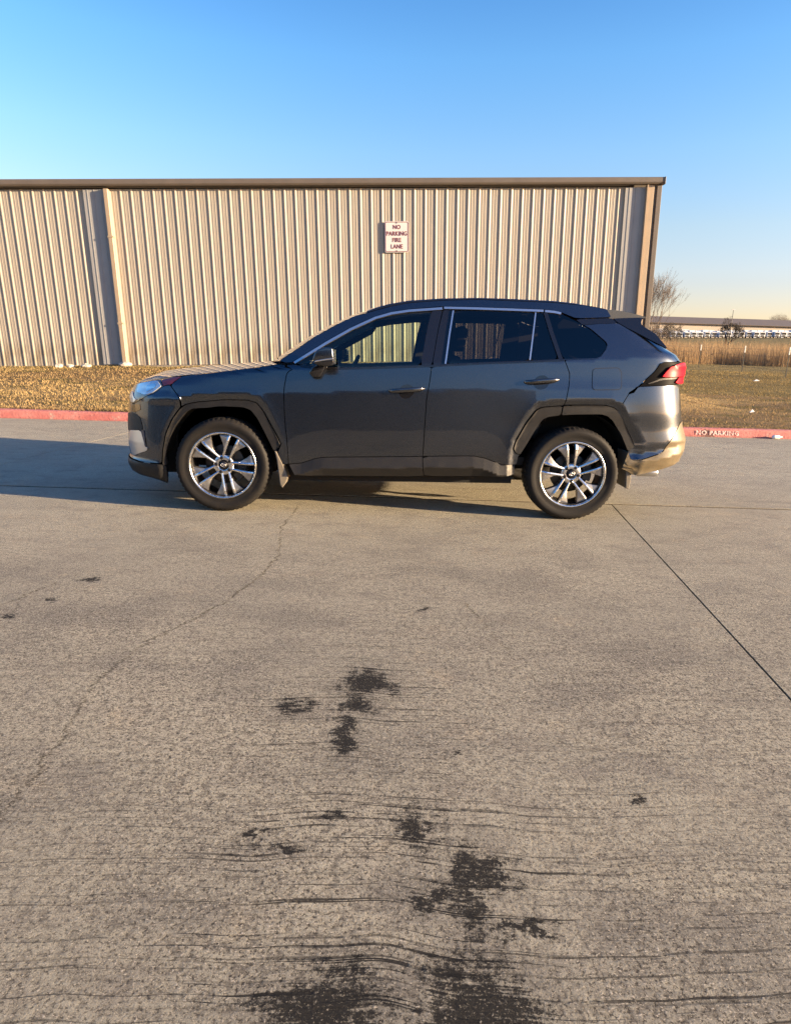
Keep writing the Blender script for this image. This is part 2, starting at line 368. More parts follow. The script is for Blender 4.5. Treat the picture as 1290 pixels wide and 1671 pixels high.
def mat_lawn():
    t = NT('dry_lawn'); P = t.pos(); c = lawn_color(t, P)
    h = t.math('ADD', t.noise(P, 26, 6, .75), t.math('MULTIPLY', t.noise(P, 5, 4, .6), .9))
    t.bsdf(Base_Color=c, Roughness=.95, Normal=t.bump(h, .10, 1.0), Specular_IOR_Level=.1); return t.m
M['lawn'] = mat_lawn()
def mat_blade(name, fn, tr=.25):
    t = NT(name); P = t.pos(); c = fn(t, P)
    d = t.n('ShaderNodeBsdfDiffuse'); t.inp(d, 0, c); b = t.n('ShaderNodeBsdfTranslucent'); t.inp(b, 0, c)
    mx = t.n('ShaderNodeMixShader'); mx.inputs[0].default_value = tr; t.l(d.outputs[0], mx.inputs[1]); t.l(b.outputs[0], mx.inputs[2]); t.l(mx.outputs[0], t.out.inputs[0]); return t.m
def blade_col(t, P):
    c = lawn_color(t, P); n = t.noise(P, 30, 2); return t.mix(t.step(n, .3, .7, 0, .6), c, (.47, .345, .17))
M['blade'] = mat_blade('dry_grass_blades', blade_col)
def reed_col(t, P):
    n = t.noise(t.map(P, (1, 1, .15)), 2.2, 4, .6); f = t.noise(P, 25, 2)
    c = t.mix(t.step(n, .35, .65), (.36, .245, .135), (.46, .335, .20)); return t.mix(t.step(f, .3, .7, 0, .5), c, (.27, .19, .115))
M['reed'] = mat_blade('tall_dry_reeds', reed_col, .3)
M['bark'] = simple('grey_bark', (.13, .10, .08), .9, noise=.3)
M['bark_dark'] = simple('dark_bark', (.045, .036, .03), .9, noise=.3)
M['needle'] = simple('dark_needles', (.025, .028, .016), .9, noise=.4)
def mat_siding():
    t = NT('painted_siding'); P = t.obj(); x, y, z = t.sep(P)
    streak = t.noise(t.map(P, (6, 6, .22)), 1.6, 6, .65); big = t.noise(P, .35, 4)
    c = t.mix(t.step(streak, .3, .75), (.335, .302, .254), (.385, .350, .295))
    oi_ = t.n('ShaderNodeObjectInfo'); c = t.mix(t.math('MULTIPLY', oi_.outputs['Random'], .16), c, (.28, .248, .208))
    c = t.mix(t.step(big, .3, .7, 0, .35), c, (.36, .31, .25))
    drt = t.math('MULTIPLY', t.step(z, .9, .35), t.step(t.noise(t.map(P, (3, 3, 1)), 1.2, 5, .7), .35, .7))
    c = t.mix(t.math('MULTIPLY', drt, .7), c, (.20, .15, .095))
    t.bsdf(Base_Color=c, Roughness=t.step(streak, .2, .8, .42, .58), Normal=t.bump(t.noise(P, 3, 3), .006), Specular_IOR_Level=.35); return t.m
M['siding'] = mat_siding()
M['trim'] = simple('brown_trim', (.125, .104, .086), .5, noise=.2, nscale=3)
M['trim_light'] = simple('tan_trim', (.36, .28, .195), .5, noise=.15, nscale=3)
M['shade_grey'] = simple('grey_shade_strip', (.30, .30, .295), .5, noise=.12, nscale=3)  # neutral grey that makes the pipe and corner shade on the wall look bluish
M['roof'] = simple('metal_roof', (.30, .29, .27), .45, noise=.1)
M['slab'] = simple('foundation_concrete', (.27, .24, .20), .9, noise=.3, nscale=4, bump=.01, bscale=30)
M['sign_white'] = simple('sign_white', (.62, .60, .59), .45, noise=.06, nscale=10)
M['sign_red'] = simple('sign_red', (.17, .03, .035), .5, noise=.2, nscale=20)
def mat_kerb():
    t = NT('red_kerb_paint'); P = t.pos()
    n = t.noise(t.map(P, (1, 3, 3)), 2.0, 7, .7); f = t.noise(P, 24, 5, .7)
    c = t.mix(t.step(n, .3, .7), (.40, .115, .105), (.50, .20, .175))
    c = t.mix(t.step(t.noise(P, 5, 8, .8), .55, .66), c, (.42, .30, .25))
    c = t.mix(t.step(f, .62, .72, 0, .8), c, (.12, .075, .065))
    c = t.mix(t.math('MULTIPLY', t.step(t.noise(t.map(P, (.8, 2, 2)), 1.9, 5, .7), .60, .66), .8), c, (.10, .06, .05))
    t.bsdf(Base_Color=c, Roughness=.8, Normal=t.bump(f, .012)); return t.m
M['kerb'] = mat_kerb()
def mat_worn_white():
    t = NT('worn_white_paint'); P = t.pos(); n = t.noise(P, 34, 5, .7)
    c = t.mix(t.step(n, .44, .60), (.66, .60, .56), (.46, .19, .17)); t.bsdf(Base_Color=c, Roughness=.8); return t.m
M['worn_white'] = mat_worn_white()
M['stone'] = simple('pale_stone', (.46, .41, .35), .9, noise=.3, nscale=12, bump=.02, bscale=20)
M['white_plastic'] = simple('white_plastic', (.72, .72, .70), .4)
M['paper'] = simple('paper', (.75, .73, .68), .8)
M['post'] = simple('steel_post', (.030, .030, .026), .7, noise=.3)
M['post_tip'] = simple('white_post_tip', (.70, .68, .62), .6)
M['wire'] = simple('wire', (.12, .11, .10), .5, .8)
M['truck_white'] = simple('truck_white', (.62, .64, .67), .4)
M['truck_glass'] = simple('truck_glass', (.02, .025, .03), .1)
M['far_wall'] = simple('far_wall', (.52, .44, .35), .8)
M['far_roof'] = simple('far_roof', (.13, .105, .09), .8)
M['far_dark'] = simple('dark_building', (.06, .055, .05), .8)

# ------------------------------------------------------------------ pavement
lot = tag(link('parking_lot', mesh_np('parking_lot', [(-90, -90, -.005), (90, -90, -.005), (90, 5.10, -.005), (-90, 5.10, -.005)], [[0, 1, 2, 3]]), M['joint']), kind='structure')
tag(link('field', mesh_np('field', [(-1500, -1500, -.10), (1500, -1500, -.10), (1500, 5.3, -.10), (-1500, 5.3, -.10)], [[0, 1, 2, 3]]), M['lawn']), kind='structure')
def slab(quad, gy=.0105):
    c = np.mean(quad, axis=0); q = []
    for i in range(4):
        p = np.array(quad[i]); d = c - p; q.append(p + np.sign(d) * np.array((.0052, gy)))
    V = [(p[0], p[1], 0) for p in q] + [(p[0], p[1], -.006) for p in q]; F = [[0, 1, 2, 3]]
    for i in range(4): j = (i + 1) % 4; F.append([i, i + 4, j + 4, j])
    return link('concrete_slab', mesh_np('concrete_slab', V, F), M['concrete'], lot)
def tj(x): return -.245 - .029 * (x - 1.0)                    # transverse joint behind the wheels
rowA = [-60, -20, -14.2, -8.45, None, 9.4, 15.2, 21, 60]
for a, b in zip(rowA, rowA[1:]):
    def lx(v, y): return (-2.77 + .088 * y) if v is None else v
    slab([(lx(a, tj(-2.7)), tj(a if a is not None else -2.7)), (lx(b, tj(-2.7)), tj(b if b is not None else -2.7)), (lx(b, 5.06), 5.06), (lx(a, 5.06), 5.06)], .021)
rowB = [-60, -20, -14.2, -8.45, -2.83, None, 9.2, 15.0, 21, 60]
for a, b in zip(rowB, rowB[1:]):
    def rx(v, y): return (3.275 + .134 * y) if v is None else v
    slab([(rx(a, -6), -6.0), (rx(b, -6), -6.0), (rx(b, tj(3.24)), tj(b if b is not None else 3.24)), (rx(a, tj(3.24)), tj(a if a is not None else 3.24))], .021)
for y0, y1 in ((-11.8, -6.0), (-17.6, -11.8), (-40, -17.6), (-88, -40)):
    xs = [-60, -20, -14.2, -8.45, -2.9, 2.5, 8.3, 14, 21, 60]
    for a, b in zip(xs, xs[1:]): slab([(a, y0), (b, y0), (b, y1), (a, y1)])

# ------------------------------------------------------------------ kerb
kb = MB()
prof = [(5.06, -.03), (5.062, .02), (5.082, .108), (5.094, .128), (5.112, .136), (5.24, .139), (5.24, -.03)]
xs = np.arange(-40, 60.01, .5); V = []; F = []
for i, x in enumerate(xs):
    for y, z in prof: V.append((x, y + .006 * math.sin(x * 1.3), z + .004 * math.sin(x * .9 + 1)))
m = len(prof)
for i in range(len(xs) - 1):
    for j in range(m - 1): F.append([i * m + j, i * m + m + j, i * m + m + j + 1, i * m + j + 1])
kb.add(V, F, False)
kerb = tag(kb.build('kerb', M['kerb']), kind='structure')
tm = text_mesh('NO PARKING', .105, .0, 'LEFT', 1.15, .003)
transform(tm, Matrix.Translation((6.52, 5.066, .064)) @ Matrix.Rotation(math.radians(78), 4, 'X') @ Matrix.Diagonal((1.04, .95, 1, 1)))
link('kerb_lettering', tm, M['worn_white'], kerb)

# ------------------------------------------------------------------ lawn and far ground
def lawn_z(x, y):
    x = np.asarray(x, float); y = np.asarray(y, float)
    z = .115 + .026 * (y - 5.2) + .035 * np.sin(x * .7 + 1.1) * np.sin(y * .55) * np.clip((y - 5.3) / 2, 0, 1) + .015 * np.sin(x * 2.1) * np.sin(y * 1.7 + .4) * np.clip((y - 5.3) / 1.5, 0, 1)
    t = np.clip((y - 40) / 40, 0, 1); t = t * t * (3 - 2 * t)
    b = np.clip((y - 7.0) / 6.5, 0, 1); b = b * b * (3 - 2 * b) * (1 - np.clip((x - 7.4) / 1.9, 0, 1)) * np.clip((48 - y) / 4, 0, 1)
    z = z + b * (.52 + .042 * np.clip(x, -30, 10) - .026 * np.maximum(0, y - 14.5))
    return z + .03 * np.maximum(0, x - 25) * t
def grid_patch(xs, ys):
    X, Y = np.meshgrid(xs, ys); Z = lawn_z(X, Y); V = np.stack([X, Y, Z], -1).reshape(-1, 3); nx, ny = len(xs), len(ys)
    i = np.arange(nx - 1)[None, :] + np.arange(ny - 1)[:, None] * nx
    F = np.stack([i, i + 1, i + 1 + nx, i + nx], -1).reshape(-1, 4); return V, F
xs = np.concatenate([np.linspace(-900, -45, 12), np.linspace(-40, 45, 171), np.linspace(50, 160, 45), np.linspace(180, 900, 12)])
ys = np.concatenate([np.linspace(5.235, 20, 60), np.linspace(20.6, 60, 50), np.linspace(63, 260, 40), np.linspace(290, 1500, 10)])
V, F = grid_patch(xs, ys)
tag(link('lawn', mesh_np('lawn', V, F, True), M['lawn']), kind='structure')

def blades(name, P, H, Wd, mat, lean=.35, label=None):
    """one two-triangle bent blade per row of P (n,3)"""
    n = len(P); a = rng.uniform(0, 2 * PI, n); dx, dy = np.cos(a), np.sin(a); l = rng.uniform(0, 2 * PI, n); k = rng.uniform(.1, 1, n) * lean
    side = np.stack([dx, dy, np.zeros(n)], 1) * (Wd[:, None] / 2)
    ln = np.stack([np.cos(l) * k, np.sin(l) * k, np.zeros(n)], 1) * H[:, None]
    up = np.stack([np.zeros(n), np.zeros(n), H], 1)
    v0 = P - side; v1 = P + side; v2 = P + up * .6 + ln * .4 + side * .7; v3 = P + up * .6 + ln * .4 - side * .7; v4 = P + up * (1 - .25 * k[:, None]) + ln
    V = np.stack([v0, v1, v2, v3, v4], 1).reshape(-1, 3); b = np.arange(n)[:, None] * 5
    T = np.concatenate([b + np.array([[0, 1, 2]]), b + np.array([[0, 2, 3]]), b + np.array([[3, 2, 4]])], 0)
    return tag(link(name, mesh_np(name, V.astype(np.float32), T), mat), kind='stuff')
def scatter(n, x0, x1, y0, y1):
    x = rng.uniform(x0, x1, n); y = y0 + (y1 - y0) * rng.uniform(0, 1, n) ** 1.3; return x, y
x1, y1 = scatter(42000, -11, 1.5, 5.27, 14.0); x2, y2 = scatter(52000, 4.5, 26, 5.27, 30.0); x3 = rng.uniform(-8, 12, 5000); y3 = rng.uniform(5.2, 5.36, 5000)
x = np.concatenate([x1, x2, x3]); y = np.concatenate([y1, y2, y3]); z = lawn_z(x, y) - .005
clump = .5 + .5 * np.sin(x * 3.1 + np.sin(y * 2.3) * 1.5) * np.sin(y * 3.7 + np.sin(x * 1.7))
hk = np.where(y < 5.37, 1.7, 1.0)
blades('grass', np.stack([x, y, z], 1), rng.uniform(.02, .058, len(x)) * (.6 + .9 * clump) * hk, rng.uniform(.006, .013, len(x)) * (1 + y / 16), M['blade'], 1.5)
n = 34000
x = rng.uniform(13, 60, n); y = 40 + 16 * rng.uniform(0, 1, n) ** 1.2 + .8 * np.sin(x * .8); z = lawn_z(x, y)
blades('tall_reeds', np.stack([x, y, z], 1), rng.uniform(1.0, 1.75, n) * (1 + .12 * np.sin(x * 1.3)), rng.uniform(.012, .03, n), M['reed'], .16)

# ------------------------------------------------------------------ warehouse with ribbed siding
UP = Vector((-.036, -.025, .999)).normalized()
BX = Vector((1, 0, 0)); BY = UP.cross(BX).normalized(); BX = BY.cross(UP).normalized()
BM = Matrix((BX, BY, UP)).transposed().to_4x4()
BY0 = 14.2
wh = tag(empty('warehouse', (0, BY0, .86)), 'tan ribbed metal warehouse standing across the lawn behind the parked car', 'warehouse')
wh.matrix_world = Matrix.Translation((0, BY0, .86)) @ BM
BH = 4.80                                                      # eave height
XR_ = 9.10                                                     # right-hand corner
pitch = .3048
def rib_profile():
    p = [(0, 0)]
    p += [(.008, 0), (.038, -.019), (.060, -.019), (.090, 0), (.130, 0), (.138, -.0035), (.150, -.0035), (.158, 0), (.216, 0), (.224, -.0035), (.236, -.0035), (.244, 0)]
    return p
def siding_mesh():
    V = []; P = []
    for k in range(3): P += [(x + k * pitch, y) for x, y in rib_profile()]
    P.append((3 * pitch, 0))
    for x, y in P: V += [(x, y, 0), (x, y, BH)]
    F = [[2 * i, 2 * i + 2, 2 * i + 3, 2 * i + 1] for i in range(len(P) - 1)]
    return mesh_np('siding_panel', V, F)
sm_ = siding_mesh(); pw = 3 * pitch
DSX = (-6.50, 8.78)                                            # left edges of the boxed downpipes
npan = int((XR_ + 24) / pw)
for i in range(npan):
    o = link('siding_panel', sm_, M['siding'], wh, (XR_ - .30 - (i + 1) * pw, rng.uniform(0, .002), 0))
b = MB(); b.box((-7.4, 15.2, BH / 2 + .10), (33.0, 30, BH + .2)); b.build('wall_core', M['trim'], wh)
b = MB(); b.box((-7.42, 14.95, -.66), (33.06, 30.06, 1.30)); b.build('base_slab', M['slab'], wh)
# gutter: a rolled front lip
g = [(-.02, BH + .05), (-.17, BH + .05), (-.185, BH + .065), (-.205, BH + .10), (-.205, BH + .20), (-.19, BH + .225), (-.16, BH + .225), (-.16, BH + .21), (-.02, BH + .21)]
b = MB(); xa, xb = -24.2, XR_ + .03
V = [(xa, y, z) for y, z in g] + [(xb, y, z) for y, z in g]; n = len(g)
b.add(V, [[i, i + 1, i + 1 + n, i + n] for i in range(n - 1)] + [list(range(n)), list(range(2 * n - 1, n - 1, -1))]); gt = b.build('gutter', M['trim'], wh)
b = MB(); b.box((xb + .012, -.11, BH + .135), (.03, .23, .20), bev=.03); b.build('gutter_end_cap', M['trim'], wh)
b = MB()
V = [(-24.3, -.05, BH + .235), (XR_ + .02, -.05, BH + .235), (XR_ + .02, 15.2, BH + 1.5), (-24.3, 15.2, BH + 1.5), (XR_ + .02, 30.5, BH + .235), (-24.3, 30.5, BH + .235)]
b.add(V, [[0, 1, 2, 3], [3, 2, 4, 5]]); b.build('roof', M['roof'], wh)
def downpipe(x, w):
    b = MB(); b.box((x + w / 2, -.085, BH / 2 + .02), (w, .15, BH - .06), bev=.012); o = b.build('downpipe', M['trim_light'], wh)
    for z in (1.2, 3.55):
        c = MB(); c.box((x + w / 2, -.087, z), (w + .03, .165, .045)); c.build('pipe_strap', M['trim_light'], o)
    return o
for x0 in (DSX[0] - .60, XR_ - 1.0):  # added grey strips where downpipe and corner trim shade the ribbed wall
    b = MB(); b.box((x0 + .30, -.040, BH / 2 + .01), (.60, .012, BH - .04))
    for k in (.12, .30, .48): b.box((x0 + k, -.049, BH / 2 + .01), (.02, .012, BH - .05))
    b.build('shade_strip', M['shade_grey'], wh)
downpipe(DSX[0], .13)
b = MB(); b.box((XR_ - .405, -.075, BH / 2 + .03), (.035, .15, BH + .02)); b.build('corner_flashing', M['trim_light'], wh)
b = MB(); b.box((XR_ - .295, -.055, BH / 2 + .03), (.17, .11, BH + .02), bev=.01); b.build('corner_trim', M['trim_light'], wh)
b = MB(); b.box((XR_ - .17, -.03, BH / 2 + .03), (.07, .06, BH + .02)); b.build('corner_joint', M['trim'], wh)
b = MB(); b.box((XR_ - .06, -.05, BH / 2 + .03), (.14, .12, BH + .02), bev=.01); b.build('corner_post', M['trim'], wh)

# no-parking sign on the wall
sg = tag(empty('parking_sign', (0, 0, 0)), 'white sign with red lettering NO PARKING FIRE LANE fixed to the ribbed wall', 'sign')
sg.matrix_world = wh.matrix_world @ Matrix.Translation((1.64, -.055, 3.52))
def rrect(w, h, r, n=6):
    P = []
    for cx, cz, a0 in ((w / 2 - r, h / 2 - r, 0), (-w / 2 + r, h / 2 - r, 90), (-w / 2 + r, -h / 2 + r, 180), (w / 2 - r, -h / 2 + r, 270)):
        for k in range(n + 1): a = math.radians(a0 + 90 * k / n); P.append((cx + r * math.cos(a), cz + r * math.sin(a)))
    return P
SW, SH = .69, .83
b = MB(); b.prism_y(rrect(SW, SH, .05), 0, .012); b.build('plate', M['sign_white'], sg)
def ring(b, o, i, y0, y1, mi=0):
    n = len(o); V = [(p[0], y0, p[1]) for p in o] + [(p[0], y0, p[1]) for p in i] + [(p[0], y1, p[1]) for p in o] + [(p[0], y1, p[1]) for p in i]; F = []
    for k in range(n):
        j = (k + 1) % n; F += [[k, j, n + j, n + k], [k, 2 * n + k, 2 * n + j, j], [n + k, n + j, 3 * n + j, 3 * n + k]]
    b.add(V, F, False, mi)
b = MB(); ring(b, rrect(SW - .03, SH - .03, .04), rrect(SW - .062, SH - .062, .03), -.004, -.0005); b.build('border', M['sign_red'], sg)
for i, w in enumerate(('NO', 'PARKING', 'FIRE', 'LANE')):
    tm = text_mesh(w, .172, .001, 'CENTER', 1.05, .003)
    transform(tm, Matrix.Translation((0, -.004, .255 - .172 * i)) @ Matrix.Rotation(PI / 2, 4, 'X') @ Matrix.Diagonal((.80, .92, 1, 1)))
    link('lettering', tm, M['sign_red'], sg)
for z in (.37, -.37):
    b = MB(); b.lathe_y([(0, -.012), (.012, -.011), (.016, 0)], (0, 0, z), 10); b.build('bolt', M['wire'], sg)

# ------------------------------------------------------------------ the parked car: body surface as half-width over (x, z)
def tab(v, T): T = np.array(T); return np.interp(v, T[:, 0], T[:, 1])
def sst(a, b, v): t = np.clip((np.asarray(v, float) - a) / (b - a), 0, 1); return t * t * (3 - 2 * t)
XF = [(.15, -.56), (.184, -.62), (.196, -.70), (.224, -.76), (.239, -.84), (.266, -.885), (.312, -.905), (.355, -.905), (.373, -.888), (.506, -.897), (.62, -.89), (.71, -.885), (.84, -.872), (.887, -.845), (.93, -.828), (.97, -.80), (1.02, -.68), (1.06, -.50), (1.1, -.2), (1.16, .2), (1.3, .75), (1.45, 1.15), (1.6, 1.6)]
XR = [(.15, 3.40), (.26, 3.46), (.32, 3.54), (.365, 3.58), (.40, 3.60), (.448, 3.665), (.529, 3.685), (.63, 3.70), (.743, 3.655), (.81, 3.64), (.913, 3.62), (1.04, 3.60), (1.10, 3.605), (1.2, 3.61), (1.242, 3.577), (1.287, 3.534), (1.322, 3.457), (1.433, 3.325), (1.485, 3.25), (1.56, 3.20), (1.65, 3.12)]
LF, PF, LR, PR = .75, 3.0, .55, 3.6
CR_F = [(-.495, .346), (-.467, .515), (-.422, .656), (-.359, .779), (-.304, .866), (-.178, .893), (.001, .908), (.205, .910), (.273, .900), (.314, .876), (.363, .809), (.419, .691), (.469, .58), (.506, .424), (.506, .2), (-.495, .2)]
CR_R = [(2.172, .50), (2.196, .631), (2.268, .772), (2.335, .878), (2.375, .909), (2.433, .923), (2.621, .937), (2.93, .944), (3.012, .914), (3.078, .821), (3.198, .596), (3.198, .3), (2.172, .3)]
CO_F = [(-.465, .348), (-.453, .463), (-.426, .586), (-.373, .701), (-.315, .78), (-.26, .816), (-.138, .841), (.034, .859), (.203, .86), (.27, .841), (.319, .782), (.376, .681), (.426, .596), (.451, .536), (.407, .487)]
CI_F = [(.39, .491), (.332, .611), (.275, .721), (.226, .784), (.167, .805), (-.004, .807), (-.202, .786), (-.255, .761), (-.321, .686), (-.36, .633), (-.407, .518), (-.431, .429), (-.425, .35)]
CO_R = [(2.271, .506), (2.236, .514), (2.211, .553), (2.225, .606), (2.296, .747), (2.364, .844), (2.409, .869), (2.566, .886), (2.643, .893), (2.884, .899), (2.965, .878), (3.029, .802), (3.097, .703), (3.152, .613), (3.146, .586), (3.101, .557)]
CI_R = [(3.092, .558), (3.03, .679), (2.954, .782), (2.913, .815), (2.859, .828), (2.652, .82), (2.56, .812), (2.464, .797), (2.423, .776), (2.371, .688), (2.31, .573), (2.271, .506)]
SILL = [(.479, .387), (.52, .391), (.601, .398), (.692, .431), (.763, .448), (1.516, .473), (1.526, .475), (1.911, .488), (1.994, .475), (2.114, .433), (2.186, .424), (2.258, .429)]
def sdist(poly, x, z):
    """distance to the outline, positive inside"""
    x = np.asarray(x, float); z = np.asarray(z, float); d = np.full(x.shape, 1e9); ins = np.zeros(x.shape, bool)
    n = len(poly)
    for i in range(n):
        ax, az = poly[i]; bx, bz = poly[(i + 1) % n]; ex, ez = bx - ax, bz - az; L = ex * ex + ez * ez + 1e-12
        t = np.clip(((x - ax) * ex + (z - az) * ez) / L, 0, 1); d = np.minimum(d, np.hypot(x - ax - t * ex, z - az - t * ez))
        with np.errstate(divide='ignore', invalid='ignore'):
            c = ((az > z) != (bz > z)) & (x < (bx - ax) * (z - az) / ((bz - az) or 1e-12) + ax)
        ins ^= c
    return np.where(ins, d, -d)
def zb(x): return 1.118 + .0586 * (x - .913)
def zs(x): return .949 + .045 * (x - 1.28)
def halfw(x, z, relief=True):
    x = np.asarray(x, float); z = np.asarray(z, float); s = zs(x); b = zb(x)
    low = .900 + .030 * np.clip((s - np.maximum(z, .46)) / .50, 0, 1)
    t = (z - s) / (b - s); mid = .900 - .029 * t - .005 * t * t
    # a soft radius on the shoulder line
    h = z - b; up = .866 - .36 * h - .12 * h * h
    w = np.where(z < s, low, np.where(z < b, mid, up))
    w = w + .016 * sst(1.9, 2.7, x) * sst(.70, .86, z) * (1 - sst(.90, 1.12, z))
    w = w - .02 * sst(.3, -.5, x)
    if relief:
        w = w - .09 * np.clip((z - (1.0 + .17 * (x + .3))) / .12, 0, 1) ** 2 * (x < .5) * sst(.52, .2, x)     # fender rolls into the bonnet
        for cr in (CR_F, CR_R):
            d = sdist(cr, x, z); w = w - .024 * sst(0, .055, d) + .007 * np.exp(-np.clip(-d, 0, 1) / .05)
        zc = tab(x, SILL); on = (x > .44) & (x < 2.27); dz = z - zc
        rel = np.where(dz > 0, -.014 * np.exp(-np.clip(dz, 0, 9) / .10), np.where(z > zc - .085, -.014 - .30 * dz, -.014 + .0255 - .55 * (zc - .085 - z)))
        w = w + np.where(on, rel * sst(.44, .52, x) * np.where(dz > 0, sst(2.24, 2.08, x), 1) - .022 * np.where(dz > 0, 0, sst(2.06, 2.24, x)), 0)
        # rear bumper: band under the light side and a keel in the lower trim
        zr = .609 + .135 * (x - 3.2); rb = (x > 3.1) & (z < zr + .02)
        w = w - np.where(rb, .015 * sst(zr + .005, zr - .075, z) * sst(3.12, 3.2, x), 0)
        zk = .463 + .20 * (x - 3.143); k = np.clip(1 - np.abs(z - zk) / .07, 0, 1)
        w = w + np.where(x > 3.1, .026 * k, 0)
        # front bumper: the flank turns under above the lower trim
        w = w + np.where(x < -.3, .010 * np.clip(1 - np.abs(z - .845 + .12 * (x + .35)) / .05, 0, 1), 0)
    return w
def ends(z):
    xf = tab(z, XF); xr = tab(z, XR); L = LR + (.40 - LR) * sst(1.15, 1.35, z); return xf, xr, L
def fx(U, z):
    U = np.asarray(U, float); z = np.asarray(z, float); xf, xr, L = ends(z); X0 = xf + LF; X1 = xr - L
    tf = np.clip((X0 - U) / .70, 0, PI / 2); tr = np.clip((U - X1) / .60, 0, PI / 2)
    x = np.where(U < X0, X0 - LF * np.sin(tf) ** (2 / PF), np.where(U > X1, X1 + L * np.sin(tr) ** (2 / PR), U))
    c = np.where(U < X0, np.cos(tf) ** (2 / PF), np.where(U > X1, np.clip(np.cos(tr), 0, 1) ** (2 / PR), 1.0))
    return x, halfw(x, z) * c
def toU(p):
    x, z = p
    xf, xr, L = (float(v) for v in ends(z)); X0 = xf + LF; X1 = xr - L
    if x == 'F': return X0 - .70 * PI / 2
    if x == 'R': return X1 + .60 * PI / 2
    if x < X0: return X0 - .70 * math.asin(min(1, (X0 - x) / LF) ** (PF / 2))
    if x > X1: return X1 + .60 * math.asin(min(1, (x - X1) / L) ** (PR / 2))
    return x
def inset(P, d):
    n = len(P); A = sum(P[i][0] * P[(i + 1) % n][1] - P[(i + 1) % n][0] * P[i][1] for i in range(n)); sg_ = 1 if A > 0 else -1; out = []
    for i in range(n):
        p0, p1, p2 = np.array(P[i - 1]), np.array(P[i]), np.array(P[(i + 1) % n])
        a = p1 - p0; b = p2 - p1; a = a / (np.hypot(*a) + 1e-9); b = b / (np.hypot(*b) + 1e-9)
        na = np.array([-a[1], a[0]]) * sg_; nb = np.array([-b[1], b[0]]) * sg_; m = na + nb; l = np.hypot(*m)
        if l < .3: m = na; k = 1
        else: m = m / l; k = 1 / max(.5, float(np.dot(m, na)))
        out.append(tuple(p1 + m * d * k))
    return out
def soften(P, it=1, keep=.12):
    for _ in range(it):
        Q = []
        for i in range(len(P)):
            a, b = np.array(P[i]), np.array(P[(i + 1) % len(P)]); Q += [tuple(a + (b - a) * keep), tuple(b - (b - a) * keep)]
        P = Q
    return P
CAR = Vector((1.345, 0, 0))
car = tag(empty('parked_car', CAR), 'dark grey SUV with bright twin-spoke wheels parked side-on on the concrete, nose to the left', 'car')
def to_obj(name, me, mat, parent):
    o = link(name, me, mat, parent); p = parent; off = Vector((0, 0, 0))
    if parent is car: o.location = -CAR
    return o
def cart(o): return o
